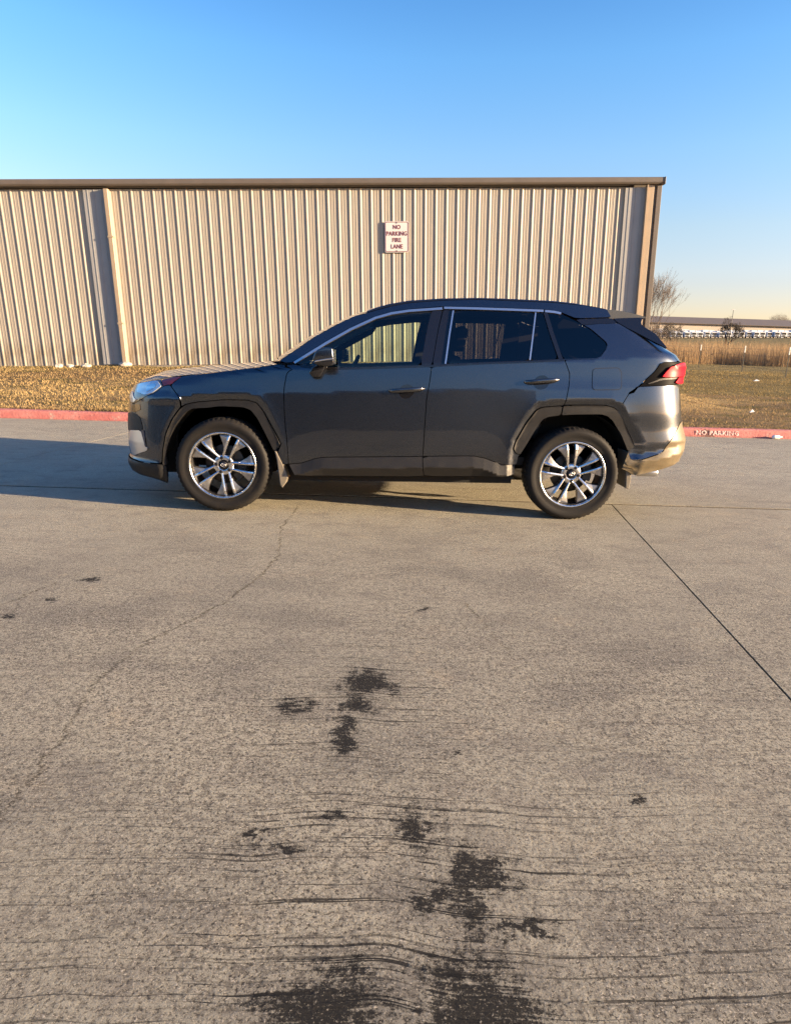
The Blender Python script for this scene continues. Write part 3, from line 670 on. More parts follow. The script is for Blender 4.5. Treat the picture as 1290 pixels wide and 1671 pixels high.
def panel_mesh(name, outline, off=0.0, corner=True, res=.022, lip=.018, gap=.003, side=-1, smooth=1, center=False, flat=None):
    P = [((toU(p) if corner else p[0]), p[1]) for p in outline]
    if smooth: P = soften(P, smooth)
    if gap: P = inset(P, gap)
    if center:                                                   # close the panel on the centre line
        Q = []
        for u_, z_ in P:
            for e_ in ('F', 'R'):
                l_ = toU((e_, z_))
                if abs(u_ - l_) < .06: u_ = l_
            Q.append((u_, z_))
        P = Q
    D = []
    for i in range(len(P)):
        a, b = np.array(P[i]), np.array(P[(i + 1) % len(P)]); k = max(1, int(np.hypot(*(b - a)) / res))
        for j in range(k):
            q = a + (b - a) * j / k
            if center:
                for e_ in ('F', 'R'):
                    if abs(a[0] - toU((e_, a[1]))) < 1e-6 and abs(b[0] - toU((e_, b[1]))) < 1e-6: q[0] = toU((e_, q[1]))
            D.append(tuple(q))
    A = np.array(D); lo, hi = A.min(0), A.max(0)
    gx = np.arange(lo[0] + res / 2, hi[0], res); gz = np.arange(lo[1] + res / 2, hi[1], res); X, Z = np.meshgrid(gx, gz); X = X + (np.arange(len(gz)) % 2)[:, None] * res / 2
    X, Z = X.ravel(), Z.ravel(); sd = sdist(D, X, Z); k = sd > res * .55
    pts = [Vector(p) for p in D] + [Vector((a, b)) for a, b in zip(X[k], Z[k])]; n = len(D)
    r = delaunay_2d_cdt(pts, [(i, (i + 1) % n) for i in range(n)], [], 0, 1e-6)
    vs = np.array([(v.x, v.y) for v in r[0]]); tr = [tuple(f) for f in r[2]]
    ce = np.array([vs[list(f)].mean(0) for f in tr]); k = sdist(D, ce[:, 0], ce[:, 1]) > 0; tr = [f for f, q in zip(tr, k) if q]
    U, z = vs[:, 0], vs[:, 1]
    def surf(U, z):
        if corner: x, w = fx(U, z)
        else: x, w = U, halfw(U, z)
        return np.stack([x, -w, z], -1)
    e = 1.5e-3; p = surf(U, z); du = surf(U + e, z) - surf(U - e, z); dz = surf(U, z + e) - surf(U, z - e)
    nr = np.cross(du, dz); nl = np.linalg.norm(nr, axis=1, keepdims=True); nr = nr / np.maximum(nl, 1e-12)
    bad = (nl[:, 0] < 1e-9)
    if bad.any(): nr[bad] = (1 if U.mean() > 1 else -1, 0, 0)
    if (nr[:, 1].mean() > 0): nr = -nr
    V = p + nr * off
    # outward order
    F = []
    for f in tr:
        a, b, c = V[f[0]], V[f[1]], V[f[2]]; g = np.cross(b - a, c - a)
        F.append(f if np.dot(g, nr[f[0]]) > 0 else (f[0], f[2], f[1]))
    N = [nr[i] for f in F for i in f]
    if lip:
        from collections import Counter
        cnt = Counter(); 
        for f in F:
            for i in range(3): cnt[frozenset((f[i], f[(i + 1) % 3]))] += 1
        be = [(f[i], f[(i + 1) % 3]) for f in F for i in range(3) if cnt[frozenset((f[i], f[(i + 1) % 3]))] == 1]
        idx = {}; V2 = []
        for a, b in be:
            for q in (a, b):
                if q not in idx: idx[q] = len(V) + len(V2); V2.append(V[q] - nr[q] * lip)
        VV = np.concatenate([V, np.array(V2).reshape(-1, 3)]) if V2 else V
        for a, b in be:
            f = (b, a, idx[a], idx[b]); g = np.cross(VV[f[1]] - VV[f[0]], VV[f[2]] - VV[f[1]]); g = g / (np.linalg.norm(g) + 1e-12)
            F.append(f); N += [g] * 4
        V = VV
    N = np.array(N)
    if center:                                                   # both halves in one mesh
        n0 = len(V); Vm = V * np.array([1, -1, 1]); F = F + [tuple(i + n0 for i in f[::-1]) for f in F]
        Nm = []; k = 0
        for f in F[:len(F) // 2]:
            Nm += [N[k + j] * np.array([1, -1, 1]) for j in range(len(f))][::-1]; k += len(f)
        V = np.concatenate([V, Vm]); N = np.concatenate([N, np.array(Nm)])
    elif side > 0:
        V = V * np.array([1, -1, 1]); Nm = []; k = 0; F2 = []
        for f in F: Nm += [N[k + j] * np.array([1, -1, 1]) for j in range(len(f))][::-1]; F2.append(tuple(f[::-1])); k += len(f)
        F = F2; N = np.array(Nm)
    me = bpy.data.meshes.new(name); me.from_pydata(V.tolist(), [], [list(map(int, f)) for f in F]); me.update()
    me.polygons.foreach_set('use_smooth', np.ones(len(me.polygons), bool))
    me.normals_split_custom_set([tuple(map(float, v)) for v in N]); return me
PARTS = {}
def panel(name, outline, mat, parent=None, **k):
    """one part on each flank (or one across the car)"""
    out = []
    for sd in ((-1,) if k.get('center') else (-1, 1)):
        pr = car if parent is None else (parent[0] if len(parent) == 1 or sd < 0 else parent[1])
        o = link(name, panel_mesh(name, outline, side=sd, **k), mat, pr)
        if pr is car: o.location = -CAR
        out.append(o)
    return out
def cpart(name, me_or_mb, mat, parent=None):
    me = me_or_mb.mesh(name) if isinstance(me_or_mb, MB) else me_or_mb
    o = link(name, me, mat, parent or car)
    if parent is None: o.location = -CAR
    return o
def mirror_y(me):
    m = me.copy(); m.transform(Matrix.Diagonal((1, -1, 1, 1))); m.flip_normals(); m.update(); return m
def pair(name, mb, mat, parent=None, bevel=0, smooth=False):
    me = mb.mesh(name)
    if bevel: bevel_mesh(me, bevel)
    if smooth: me.polygons.foreach_set('use_smooth', np.ones(len(me.polygons), bool))
    a = cpart(name, me, mat, parent[0] if parent else None); b = cpart(name, mirror_y(me), mat, parent[1] if parent else None); return [a, b]

M['chrome_dark'] = simple('dark_bright_metal', (.085, .088, .095), .16, .9, Coat_Weight=1.0)
M['lamp_black'] = simple('lamp_housing_black', (.003, .003, .004), .5, Specular_IOR_Level=.04)
R_ = lambda l: list(reversed(l))
GAP_FD = [(.502, 1.138), (.496, 1.074), (.476, .964), (.474, .88), (.477, .804), (.483, .693), (.495, .589), (.502, .494), (.508, .387)]
GAP_B = [(1.571, 1.149), (1.56, 1.046), (1.54, .913), (1.532, .684), (1.528, .533), (1.527, .476)]
GAP_C = [(2.562, 1.221), (2.603, 1.125), (2.604, 1.099), (2.601, 1.033), (2.582, .92), (2.574, .889)]
BELT_F = [(.502, 1.138), (.595, 1.124), (.681, 1.112), (.892, 1.11), (1.231, 1.128), (1.571, 1.149)]
BELT_R = [(1.571, 1.149), (1.974, 1.18), (2.298, 1.199), (2.528, 1.218), (2.562, 1.221)]
HOOD_E = [(-.72, .945), (-.628, .968), (-.489, .995), (-.37, 1.016), (-.254, 1.031), (-.089, 1.050), (.103, 1.077), (.281, 1.105), (.42, 1.128)]
HATCH = [(2.926, 1.541), (2.968, 1.504), (3.041, 1.465), (3.129, 1.425), (3.211, 1.384), (3.341, 1.32), (3.407, 1.272), (3.452, 1.232)]
RBT = [(3.138, .487), (3.187, .493), (3.281, .522), (3.343, .542), (3.371, .561), (3.4, .614), (3.448, .689), (3.52, .778)]
QW = [(2.437, 1.563), (2.547, 1.56), (2.674, 1.5), (2.759, 1.45), (2.868, 1.36), (2.879, 1.335), (2.871, 1.31), (2.83, 1.257), (2.795, 1.24), (2.648, 1.232), (2.556, 1.227), (2.479, 1.42)]
PT = M['paint']; PL = M['plastic']; GB = M['gloss_black']

# --- painted panels
panel('front_fender', [(-.299, 1.020), (-.254, 1.027)] + HOOD_E[5:8] + [(.43, 1.127)] + GAP_FD + [(.43, .385), (.425, .48), (.452, .54)] + R_(CO_F[5:13]) + [(-.30, .797), (-.304, .869), (-.379, .953)], PT)
fd = panel('front_door', BELT_F + GAP_B[1:] + R_(SILL[3:6]) + [(.601, .398), (.52, .391)] + R_(GAP_FD)[:-1], PT)
panel('door_cladding', SILL[1:7] + [(1.53, .38), (1.544, .315), (.557, .301), (.523, .358), (.510, .385)], PL, fd, off=.003, res=.012)
rd = panel('rear_door', BELT_R + GAP_C[1:] + R_(CO_R[:8]) + [(2.258, .491), (2.25, .43)] + R_(SILL[6:11]) + R_(GAP_B)[:-1], PT)
panel('door_cladding', SILL[6:11] + [(2.247, .424), (2.239, .336), (1.544, .319), (1.53, .38)], PL, rd, off=.003, res=.012)
panel('arch_cladding', CO_R[:8] + [(2.556, .812)] + CI_R[7:], PL, rd, off=.010, lip=.03, res=.018)
panel('arch_cladding', [(2.569, .887)] + CO_R[8:] + CI_R[:6] + [(2.561, .812)], PL, off=.010, lip=.03, res=.018)
panel('arch_cladding', CO_F + CI_F, PL, off=.010, lip=.03, res=.018)
qp = panel('quarter_panel', GAP_C + CO_R[8:11] + [(2.99, .85), (3.015, .92), (3.072, .993), (3.110, 1.031), (3.119, 1.04), (3.128, 1.042), (3.136, 1.050), (3.188, 1.104), (3.28, 1.215), (3.31, 1.225), (3.451, 1.231)] + R_(HATCH[1:7]) + [(2.824, 1.494), (2.704, 1.48), (2.759, 1.454), (2.872, 1.361), (2.884, 1.335), (2.876, 1.308), (2.832, 1.253), (2.797, 1.236), (2.648, 1.228)], PT)
panel('front_bumper', [(-.379, .953), (-.304, .869), (-.30, .797)] + R_(CO_F[1:5]) + [(-.465, .362), (-.569, .361), (-.65, .361), (-.714, .364), (-.80, .366), ('F', .368), ('F', .915), (-.805, .895), (-.765, .86), (-.745, .80), (-.71, .794), (-.624, .836), (-.586, .86), (-.516, .885), (-.47, .916), (-.441, .942), (-.411, .951)], PT, center=True, res=.026)
rbp = panel('rear_bumper', [(3.119, 1.04), (3.110, 1.031), (3.072, .993), (3.015, .92), (2.975, .845), (3.005, .795), (3.075, .69), (3.125, .605), (3.115, .57), (3.095, .55)] + RBT + [('R', .80), ('R', 1.05), (3.45, 1.061), (3.257, 1.052), (3.140, 1.0432), (3.128, 1.042)], PT, center=True)
panel('rear_lower_trim', RBT + [('R', .80), ('R', .46), (3.61, .462), (3.542, .459), (3.424, .423), (3.303, .394), (3.155, .366), (3.101, .40), (3.101, .556)], mat_plastic('rear_trim_plastic', (.13, .103, .062), .42), center=True, off=.002, res=.02)
panel('front_lower_trim', [(-.435, .357), (-.569, .357), (-.65, .357), (-.714, .360), (-.80, .362), ('F', .364), ('F', .24), (-.80, .262), (-.74, .235), (-.679, .222), (-.62, .20), (-.52, .186), (-.44, .19), (-.425, .25)], PL, center=True, off=.004)
panel('roof_side', [(.432, 1.154), (.533, 1.224), (.688, 1.335), (.844, 1.427), (.991, 1.5), (1.081, 1.525), (1.242, 1.574), (1.39, 1.607), (1.636, 1.632), (1.915, 1.648), (2.136, 1.645), (2.48, 1.642), (2.657, 1.630), (2.762, 1.624), (2.872, 1.607), (2.89, 1.604), (2.924, 1.542), (2.653, 1.526), (2.547, 1.566), (2.491, 1.578), (2.414, 1.585), (2.147, 1.587), (1.894, 1.588), (1.65, 1.586), (1.391, 1.557), (1.261, 1.534), (1.142, 1.496), (.954, 1.407), (.779, 1.302), (.534, 1.143), (.48, 1.140)], PT, corner=False)
panel('pillar_trim', [(2.653, 1.523), (2.924, 1.540), (2.966, 1.504), (2.824, 1.496), (2.704, 1.482)], GB, corner=False, off=-.006, gap=0)
panel('tailgate', HATCH + [('R', 1.235), ('R', 1.50)], GB, center=True, res=.03)
panel('tailgate_lower', [(3.53, 1.06), ('R', 1.055), ('R', 1.23), (3.53, 1.232)], PT, center=True, res=.03, off=-.004)
panel('spoiler_fin', [(2.932, 1.538), (3.165, 1.552), (3.145, 1.517), (3.152, 1.492), (3.255, 1.430), (3.345, 1.322), (3.211, 1.387), (3.129, 1.428), (3.041, 1.468), (2.97, 1.507)], GB, corner=False, off=-.004, gap=.001)

# --- glass, pillars and bright strips
panel('side_window', [(.565, 1.144), (.789, 1.289), (.965, 1.391), (1.142, 1.476), (1.262, 1.512), (1.392, 1.535), (1.563, 1.552), (1.531, 1.415), (1.488, 1.147), (1.231, 1.128), (.892, 1.11), (.70, 1.112), (.60, 1.128)], M['glass'], fd, corner=False, off=-.008, lip=0, gap=0, res=.05)
panel('side_window', [(1.735, 1.559), (1.892, 1.568), (2.147, 1.567), (2.345, 1.564), (2.329, 1.415), (2.302, 1.210), (1.974, 1.181), (1.676, 1.161), (1.705, 1.38)], M['privacy'], rd, corner=False, off=-.008, lip=0, gap=0, res=.05)
panel('vent_window', [(2.352, 1.562), (2.412, 1.568), (2.455, 1.411), (2.512, 1.221), (2.308, 1.211), (2.334, 1.415)], M['privacy'], rd, corner=False, off=-.008, lip=0, gap=0, res=.05)
panel('quarter_window', QW, M['dark_glass'], corner=False, off=-.006, lip=.01, gap=0, res=.05)
panel('pillar_cover', [(1.563, 1.552), (1.531, 1.415), (1.487, 1.147), (1.571, 1.150), (1.614, 1.417), (1.647, 1.562)], GB, fd, corner=False, off=-.004, gap=.001)
panel('pillar_cover', [(1.653, 1.565), (1.617, 1.417), (1.574, 1.150), (1.670, 1.160), (1.697, 1.38), (1.726, 1.560)], GB, rd, corner=False, off=-.004, gap=.001)
def strip(pts, wd):
    L = [];
    for i, p in enumerate(pts):
        a = np.array(pts[max(i - 1, 0)]); b = np.array(pts[min(i + 1, len(pts) - 1)]); d = (b - a) / np.hypot(*(b - a)); L.append((p[0] - d[1] * wd / 2, p[1] + d[0] * wd / 2, p[0] + d[1] * wd / 2, p[1] - d[0] * wd / 2))
    return [(q[0], q[1]) for q in L] + [(q[2], q[3]) for q in reversed(L)]
def mould(name, pts, wd, mat, parent=None, off=.004, **k): return panel(name, strip(pts, wd), mat, parent, corner=False, off=off, gap=0, lip=.012, smooth=0, res=.012, **k)
mould('window_divider', [(1.728, 1.558), (1.700, 1.381), (1.672, 1.166)], .012, M['chrome'], rd)
mould('window_divider', [(2.349, 1.561), (2.329, 1.415), (2.302, 1.212)], .010, M['chrome'], rd)
mould('pillar_seal', [(2.424, 1.565), (2.468, 1.411), (2.534, 1.224)], .030, GB, off=.001)
mould('belt_moulding', BELT_F[1:], .016, GB, fd, off=.003)
mould('belt_moulding', BELT_R, .016, GB, rd, off=.003)
mould('bright_strip', [(.548, 1.142), (.784, 1.294), (.960, 1.398), (1.142, 1.486), (1.261, 1.523), (1.391, 1.546), (1.645, 1.571)], .017, M['chrome'], fd)
mould('bright_strip', [(1.658, 1.576), (1.894, 1.578), (2.147, 1.577), (2.409, 1.575)], .016, M['chrome'], rd)
mould('bright_strip', [(2.42, 1.574), (2.491, 1.569), (2.54, 1.560)], .016, M['chrome'])
mould('window_seal', [(2.556, 1.224), (2.648, 1.229), (2.797, 1.237), (2.835, 1.253), (2.875, 1.306), (2.883, 1.335)], .0045, M['chrome_dark'], off=.001)
FU = [(2.776, 1.148), (2.785, 1.159), (2.80, 1.164), (2.955, 1.173), (2.972, 1.168), (2.982, 1.155), (2.992, 1.135), (2.995, 1.04), (2.988, 1.024), (2.974, 1.017), (2.80, 1.010), (2.784, 1.016), (2.776, 1.03)]
fdoor = panel('fuel_door_gap', inset(FU, -.0035), M['matt_black'], off=.0008, gap=0, lip=0, smooth=1)
for o in fdoor: o.name = 'fuel_door_seal'
panel('fuel_door', FU, PT, off=.0022, gap=.0008, lip=.002)
# --- lamps
HL = [(-.775, .895), (-.735, .930), (-.656, .955), (-.5, .984), (-.464, .988), (-.441, .942), (-.47, .916), (-.516, .885), (-.586, .86), (-.624, .836), (-.71, .795), (-.748, .80)]
hl = panel('headlamp', HL, M['lamp_dark'], off=.001, gap=.001)
panel('lamp_lens', [(-.668, .948), (-.51, .978), (-.478, .975), (-.447, .941), (-.516, .890), (-.576, .868), (-.68, .885)], M['lamp_clear'], hl, off=.006, lip=.006)
panel('projector_lens', [(-.585, .935), (-.515, .960), (-.489, .952), (-.492, .927), (-.578, .885)], M['silver'], hl, off=.009, lip=.004)
panel('daytime_strip', [(-.752, .886), (-.728, .886), (-.70, .845), (-.66, .835), (-.705, .802), (-.742, .806)], M['lamp_clear'], hl, off=.006, lip=.006)
panel('marker_lens', [(-.461, .987), (-.37, 1.011), (-.302, 1.018), (-.380, .956), (-.411, .953), (-.438, .944)], M['dark_red'], off=.0, gap=.001)
panel('bumper_reflector', [(-.742, .78), (-.70, .793), (-.636, .803), (-.632, .754), (-.70, .728), (-.742, .735)], M['amber'], off=.003, lip=.003)
panel('bumper_vent', [(-.822, .705), (-.74, .728), (-.676, .722), (-.637, .698), (-.612, .61), (-.66, .595), (-.80, .578), (-.828, .60)], M['plastic'], off=.003, lip=.003, gap=0)
panel('bumper_bracket', [(-.756, .588), (-.633, .602), (-.604, .51), (-.598, .481), (-.575, .477), (-.582, .453), (-.738, .388), (-.768, .45), (-.772, .52)], M['chrome'], off=.007, lip=.006, gap=0)
panel('vent_edge', [(-.633, .602), (-.604, .605), (-.588, .485), (-.598, .480)], simple('dull_blue_trim', (.02, .03, .06), .3, Coat_Weight=1.0), off=.006, lip=.005, gap=0)
panel('grille', [(-.846, .875), ('F', .885), ('F', .44), (-.868, .46), (-.872, .6), (-.866, .8)], GB, center=True, off=.005, lip=.008, gap=0)
TL = [(3.112, 1.030), (3.188, 1.105), (3.28, 1.215), (3.31, 1.225), (3.451, 1.230), (3.54, 1.222), (3.598, 1.20), (3.592, 1.07), (3.45, 1.062), (3.257, 1.053), (3.15, 1.044)]
tl = panel('tail_lamp', TL, M['lamp_black'], off=.006, gap=.001)
panel('red_lens', [(3.292, 1.113), (3.325, 1.155), (3.357, 1.192), (3.375, 1.197), (3.458, 1.214), (3.597, 1.203), (3.597, 1.13), (3.459, 1.122)], M['red_lens'], tl, off=.026, lip=.02, gap=0)
panel('red_lens', [(3.415, 1.077), (3.451, 1.117), (3.592, 1.122), (3.588, 1.072), (3.45, 1.066)], M['red_lens'], tl, off=.020, lip=.014, gap=0)
panel('lamp_blade', [(3.189, 1.065), (3.291, 1.106), (3.44, 1.116), (3.43, 1.104), (3.30, 1.094), (3.2, 1.062)], PL, tl, off=.011, lip=.005, gap=0)

# --- bonnet, windscreen, roof
def loft(name, E, Cn, nt=25, pw=2.2, sag=None):
    """surface between a near edge (x,z) and its mirror, through the centre line"""
    E3 = [];
    for x, z in E: xx, w = fx(np.array([toU((x, z))]), np.array([z])); E3.append((float(xx[0]), float(w[0]) - .002, z))
    V = []; n = len(E3)
    for (ex, ew, ez), (cx, cz) in zip(E3, Cn):
        for k in range(nt):
            t = -1 + 2 * k / (nt - 1); a = 1 - abs(t) ** 2; b = 1 - abs(t) ** pw; V.append((ex + (cx - ex) * a, t * ew, ez + (cz - ez) * b))
    F = [[i * nt + k, i * nt + k + 1, (i + 1) * nt + k + 1, (i + 1) * nt + k] for i in range(n - 1) for k in range(nt - 1)]
    me = mesh_np(name, V, F, True); bm = bmesh.new(); bm.from_mesh(me); bmesh.ops.recalc_face_normals(bm, faces=bm.faces)
    if sum(f.normal.z for f in bm.faces) < 0: bmesh.ops.reverse_faces(bm, faces=bm.faces)
    bm.to_mesh(me); bm.free(); return me
def dens(P, k=4):
    P = np.array(P, float); t = np.arange(len(P)); u = np.linspace(0, len(P) - 1, (len(P) - 1) * k + 1); return list(zip(np.interp(u, t, P[:, 0]), np.interp(u, t, P[:, 1])))
hc = [(-.84, .935), (-.735, .990), (-.62, 1.036), (-.50, 1.056), (-.38, 1.069), (-.20, 1.091), (0.0, 1.112), (.16, 1.128), (.27, 1.139)]
bon = cpart('bonnet', loft('bonnet', dens(HOOD_E), dens(hc), 33, 2.6), PT)
bm_ = MB(); bm_.prism_y([(-.70, .80), (-.66, .90), (-.40, .98), (.2, 1.06), (.43, 1.09), (.43, .45), (-.66, .45)], -.56, .56); cpart('engine_bay', bm_, M['matt_black'])
bm_ = MB(); bm_.prism_y([(.26, 1.00), (.27, 1.110), (.44, 1.120), (.52, 1.02)], -.70, .70); cpart('cowl', bm_, M['matt_black'])
WE = [(.432, 1.154), (.533, 1.224), (.688, 1.335), (.844, 1.427), (.991, 1.5), (1.081, 1.525)]
def loft_flat(name, E, Cn, nt=25, pw=2.0):
    V = []; n = len(E)
    for (x, z), (cx, cz) in zip(E, Cn):
        w = float(halfw(np.array([x]), np.array([z]), False)[0]) - .004
        for k in range(nt):
            t = -1 + 2 * k / (nt - 1); a = 1 - abs(t) ** pw; V.append((x + (cx - x) * a, t * w, z + (cz - z) * a))
    F = [[i * nt + k, i * nt + k + 1, (i + 1) * nt + k + 1, (i + 1) * nt + k] for i in range(n - 1) for k in range(nt - 1)]
    me = mesh_np(name, V, F, True); bm = bmesh.new(); bm.from_mesh(me); bmesh.ops.recalc_face_normals(bm, faces=bm.faces)
    if sum(f.normal.z for f in bm.faces) < 0: bmesh.ops.reverse_faces(bm, faces=bm.faces)
    bm.to_mesh(me); bm.free(); return me
cpart('windscreen', loft_flat('windscreen', dens(WE), dens([(.285, 1.142), (.40, 1.222), (.575, 1.34), (.755, 1.44), (.93, 1.525), (1.075, 1.576)])), M['glass'])
RT = [(1.081, 1.525), (1.242, 1.574), (1.39, 1.607), (1.636, 1.632), (1.915, 1.648), (2.136, 1.645), (2.48, 1.642), (2.657, 1.630), (2.762, 1.624), (2.888, 1.604)]
cpart('roof', loft_flat('roof', dens(RT), dens([(1.07, 1.578), (1.242, 1.615), (1.39, 1.640), (1.636, 1.662), (1.915, 1.672), (2.136, 1.672), (2.48, 1.664), (2.657, 1.654), (2.762, 1.646), (2.93, 1.625)]), 25, 2.6), PT)
# rear spoiler: a tapered blade across the tailgate top
def blade():
    V = []; ny = 21
    prof = [(2.885, 1.605), (3.02, 1.597), (3.14, 1.577), (3.215, 1.560), (3.217, 1.553), (3.14, 1.549), (2.93, 1.538)]
    for k in range(ny):
        t = -1 + 2 * k / (ny - 1); w = .672
        for x, z in prof:
            bow = (1 - t * t); V.append((x + .10 * bow * (x > 3.0), t * (w - .16 * (x - 2.9) * .5), z + .03 * bow))
    n = len(prof); F = [[k * n + i, k * n + (i + 1) % n, (k + 1) * n + (i + 1) % n, (k + 1) * n + i] for k in range(ny - 1) for i in range(n)]
    F += [list(range(n)), list(range(ny * n - 1, ny * n - n - 1, -1))]
    b = MB(); b.add(V, F, False); return b
me = blade().mesh('rear_spoiler'); cpart('rear_spoiler', me, PT)
# roof rails
def rail():
    b = MB(); top = [(1.075, 1.537), (1.145, 1.566), (1.241, 1.595), (1.39, 1.625), (1.636, 1.648), (1.915, 1.661), (2.136, 1.661), (2.48, 1.655), (2.64, 1.643), (2.765, 1.625)]
    bot = [(1.082, 1.520), (1.15, 1.546), (1.242, 1.577), (1.39, 1.609), (1.636, 1.633), (1.915, 1.647), (2.136, 1.646), (2.48, 1.642), (2.65, 1.632), (2.765, 1.618)]
    V = []; n = len(top)
    for (tx, tz), (bx, bz) in zip(dens(top), dens(bot)):
        w = float(halfw(np.array([tx]), np.array([tz]), False)[0]); y = -(w - .012)
        V += [(bx, y - .012, bz - .006), (tx, y - .004, tz - .006), (tx, y + .008, tz), (tx, y + .026, tz - .006), (bx, y + .034, bz - .008)]
    m = len(V) // 5; F = [[i * 5 + k, i * 5 + (k + 1) % 5, i * 5 + 5 + (k + 1) % 5, i * 5 + 5 + k] for i in range(m - 1) for k in range(5)] + [list(range(5)), list(range(5 * m - 1, 5 * m - 6, -1))]
    b.add(V, F, False); return b
pair('roof_rail', rail(), GB)

# --- underside, shell and cabin
ub = MB()
ub.prism_y([(-.66, .28), (-.60, .25), (-.55, .24), (-.43, .24), (-.43, .9), (-.66, .86)], -.58, .58)
ub.prism_y([(-.43, .30), (.43, .30), (.43, .95), (-.43, .95)], -.56, .56)
ub.prism_y([(.43, .24), (2.24, .26), (2.24, .44), (.43, .44)], -.80, .80)
ub.prism_y([(2.24, .33), (3.10, .40), (3.10, .85), (2.24, .85)], -.56, .56)
ub.prism_y([(3.10, .40), (3.42, .44), (3.48, .9), (3.10, 1.0)], -.70, .70)
cpart('underbody', ub, M['matt_black'])
for x0, x1, zt, rr in ((0.0, 0, .40, 0), (2.69, 0, .41, 0)):
    li = MB(); V = []; n = 24
    for k in range(n + 1):
        a = math.radians(8 + 164 * k / n); r = .50
        for y in (-.86, -.55): V.append((x0 + r * math.cos(a) * (.93 if x0 == 0 else .93), y, .37 + r * math.sin(a) * .95))
    li.add(V, [[2 * k, 2 * k + 1, 2 * k + 3, 2 * k + 2] for k in range(n)], True)
    pair('wheel_liner', li, M['matt_black'])
def inner_skin(name, outline, off): return panel(name, outline, M['interior'], off=-off, lip=0, gap=0, res=.08, smooth=0, corner=False)
inner_skin('door_lining', [(.50, .42), (2.20, .42), (2.45, .92), (2.55, 1.19), (1.571, 1.125), (.89, 1.085), (.50, 1.11)], .07)
inner_skin('pillar_lining', [(1.50, 1.13), (1.72, 1.14), (1.76, 1.55), (1.60, 1.55)], .045)
inner_skin('pillar_lining', [(2.36, 1.18), (2.62, 1.2), (2.50, 1.56), (2.38, 1.56)], .045)
inner_skin('roof_lining', [(1.10, 1.47), (1.26, 1.505), (1.5, 1.535), (2.5, 1.55), (2.5, 1.60), (1.9, 1.61), (1.4, 1.585), (1.1, 1.51)], .03)
inner_skin('pillar_lining', [(.60, 1.14), (.80, 1.25), (1.10, 1.42), (1.14, 1.485), (.96, 1.40), (.79, 1.30), (.56, 1.15)], .03)
b = MB(); b.prism_y([(2.50, 1.22), (2.9, 1.22), (2.7, 1.5), (2.5, 1.55)], -.62, -.60); b.prism_y([(2.50, 1.22), (2.9, 1.22), (2.7, 1.5), (2.5, 1.55)], .60, .62); cpart('boot_lining', b, M['interior'])
b = MB(); b.box((1.75, 0, .43), (2.6, 1.5, .06)); cpart('cabin_floor', b, M['interior'])
b = MB(); b.prism_y([(1.10, 1.52), (1.24, 1.56), (1.6, 1.60), (2.5, 1.60), (2.6, 1.585), (1.9, 1.585), (1.5, 1.575), (1.24, 1.535)], -.58, .58); cpart('headliner', b, M['interior'])
b = MB(); b.prism_y([(.45, .6), (.42, 1.08), (.60, 1.115), (.78, 1.10), (.86, .98), (.80, .6)], -.74, .74); cpart('dashboard', bevel_mesh(b.mesh('dashboard'), .02), M['interior'])
def seat_part(poly, y, hw, bev, name, par):
    b = MB(); b.prism_y(poly, y - hw, y + hw); me = bevel_mesh(b.mesh(name), bev, 3, 20); me.polygons.foreach_set('use_smooth', np.ones(len(me.polygons), bool)); return cpart(name, me, M['seat'], par)
for y in (-.37, .37):
    s0 = seat_part([(1.68, .72), (1.82, 1.22), (1.74, 1.24), (1.68, 1.20), (1.55, .75)], y, .25, .03, 'seat_back', None)
    seat_part([(1.10, .70), (1.12, .62), (1.62, .58), (1.66, .70), (1.4, .74), (1.15, .76)], y, .26, .03, 'seat_cushion', None)
    seat_part([(1.75, 1.26), (1.78, 1.45), (1.84, 1.46), (1.88, 1.43), (1.85, 1.26)], y, .13, .025, 'headrest', None)
seat_part([(2.52, .72), (2.68, 1.24), (2.60, 1.27), (2.53, 1.23), (2.40, .75)], 0, .62, .03, 'seat_back', None)
seat_part([(1.98, .70), (2.0, .62), (2.46, .58), (2.50, .72), (2.05, .76)], 0, .62, .03, 'seat_cushion', None)
for y in (-.38, .38): seat_part([(2.60, 1.28), (2.62, 1.42), (2.68, 1.43), (2.71, 1.40), (2.69, 1.28)], y, .12, .02, 'headrest', None)
b = MB(); c0 = Vector((.93, -.37, 1.03)); ax = Vector((-1, 0, .45)).normalized(); u = Vector((0, 1, 0)); v = ax.cross(u)
b.tube([c0 + (u * math.cos(a) + v * math.sin(a)) * .185 for a in np.linspace(0, 2 * PI, 33)], .015, 8, False)
for a in (0, PI, -PI / 2): b.tube([c0 + ax * -.02, c0 + (u * math.cos(a) + v * math.sin(a)) * .18], .014, 6)
b.tube([c0, c0 + ax * .25], .035, 8); cpart('steering_wheel', b, M['interior'])
b = MB(); b.box((.80, 0, 1.44), (.03, .22, .06), bev=.012); cpart('rear_view_mirror', b, M['interior'])

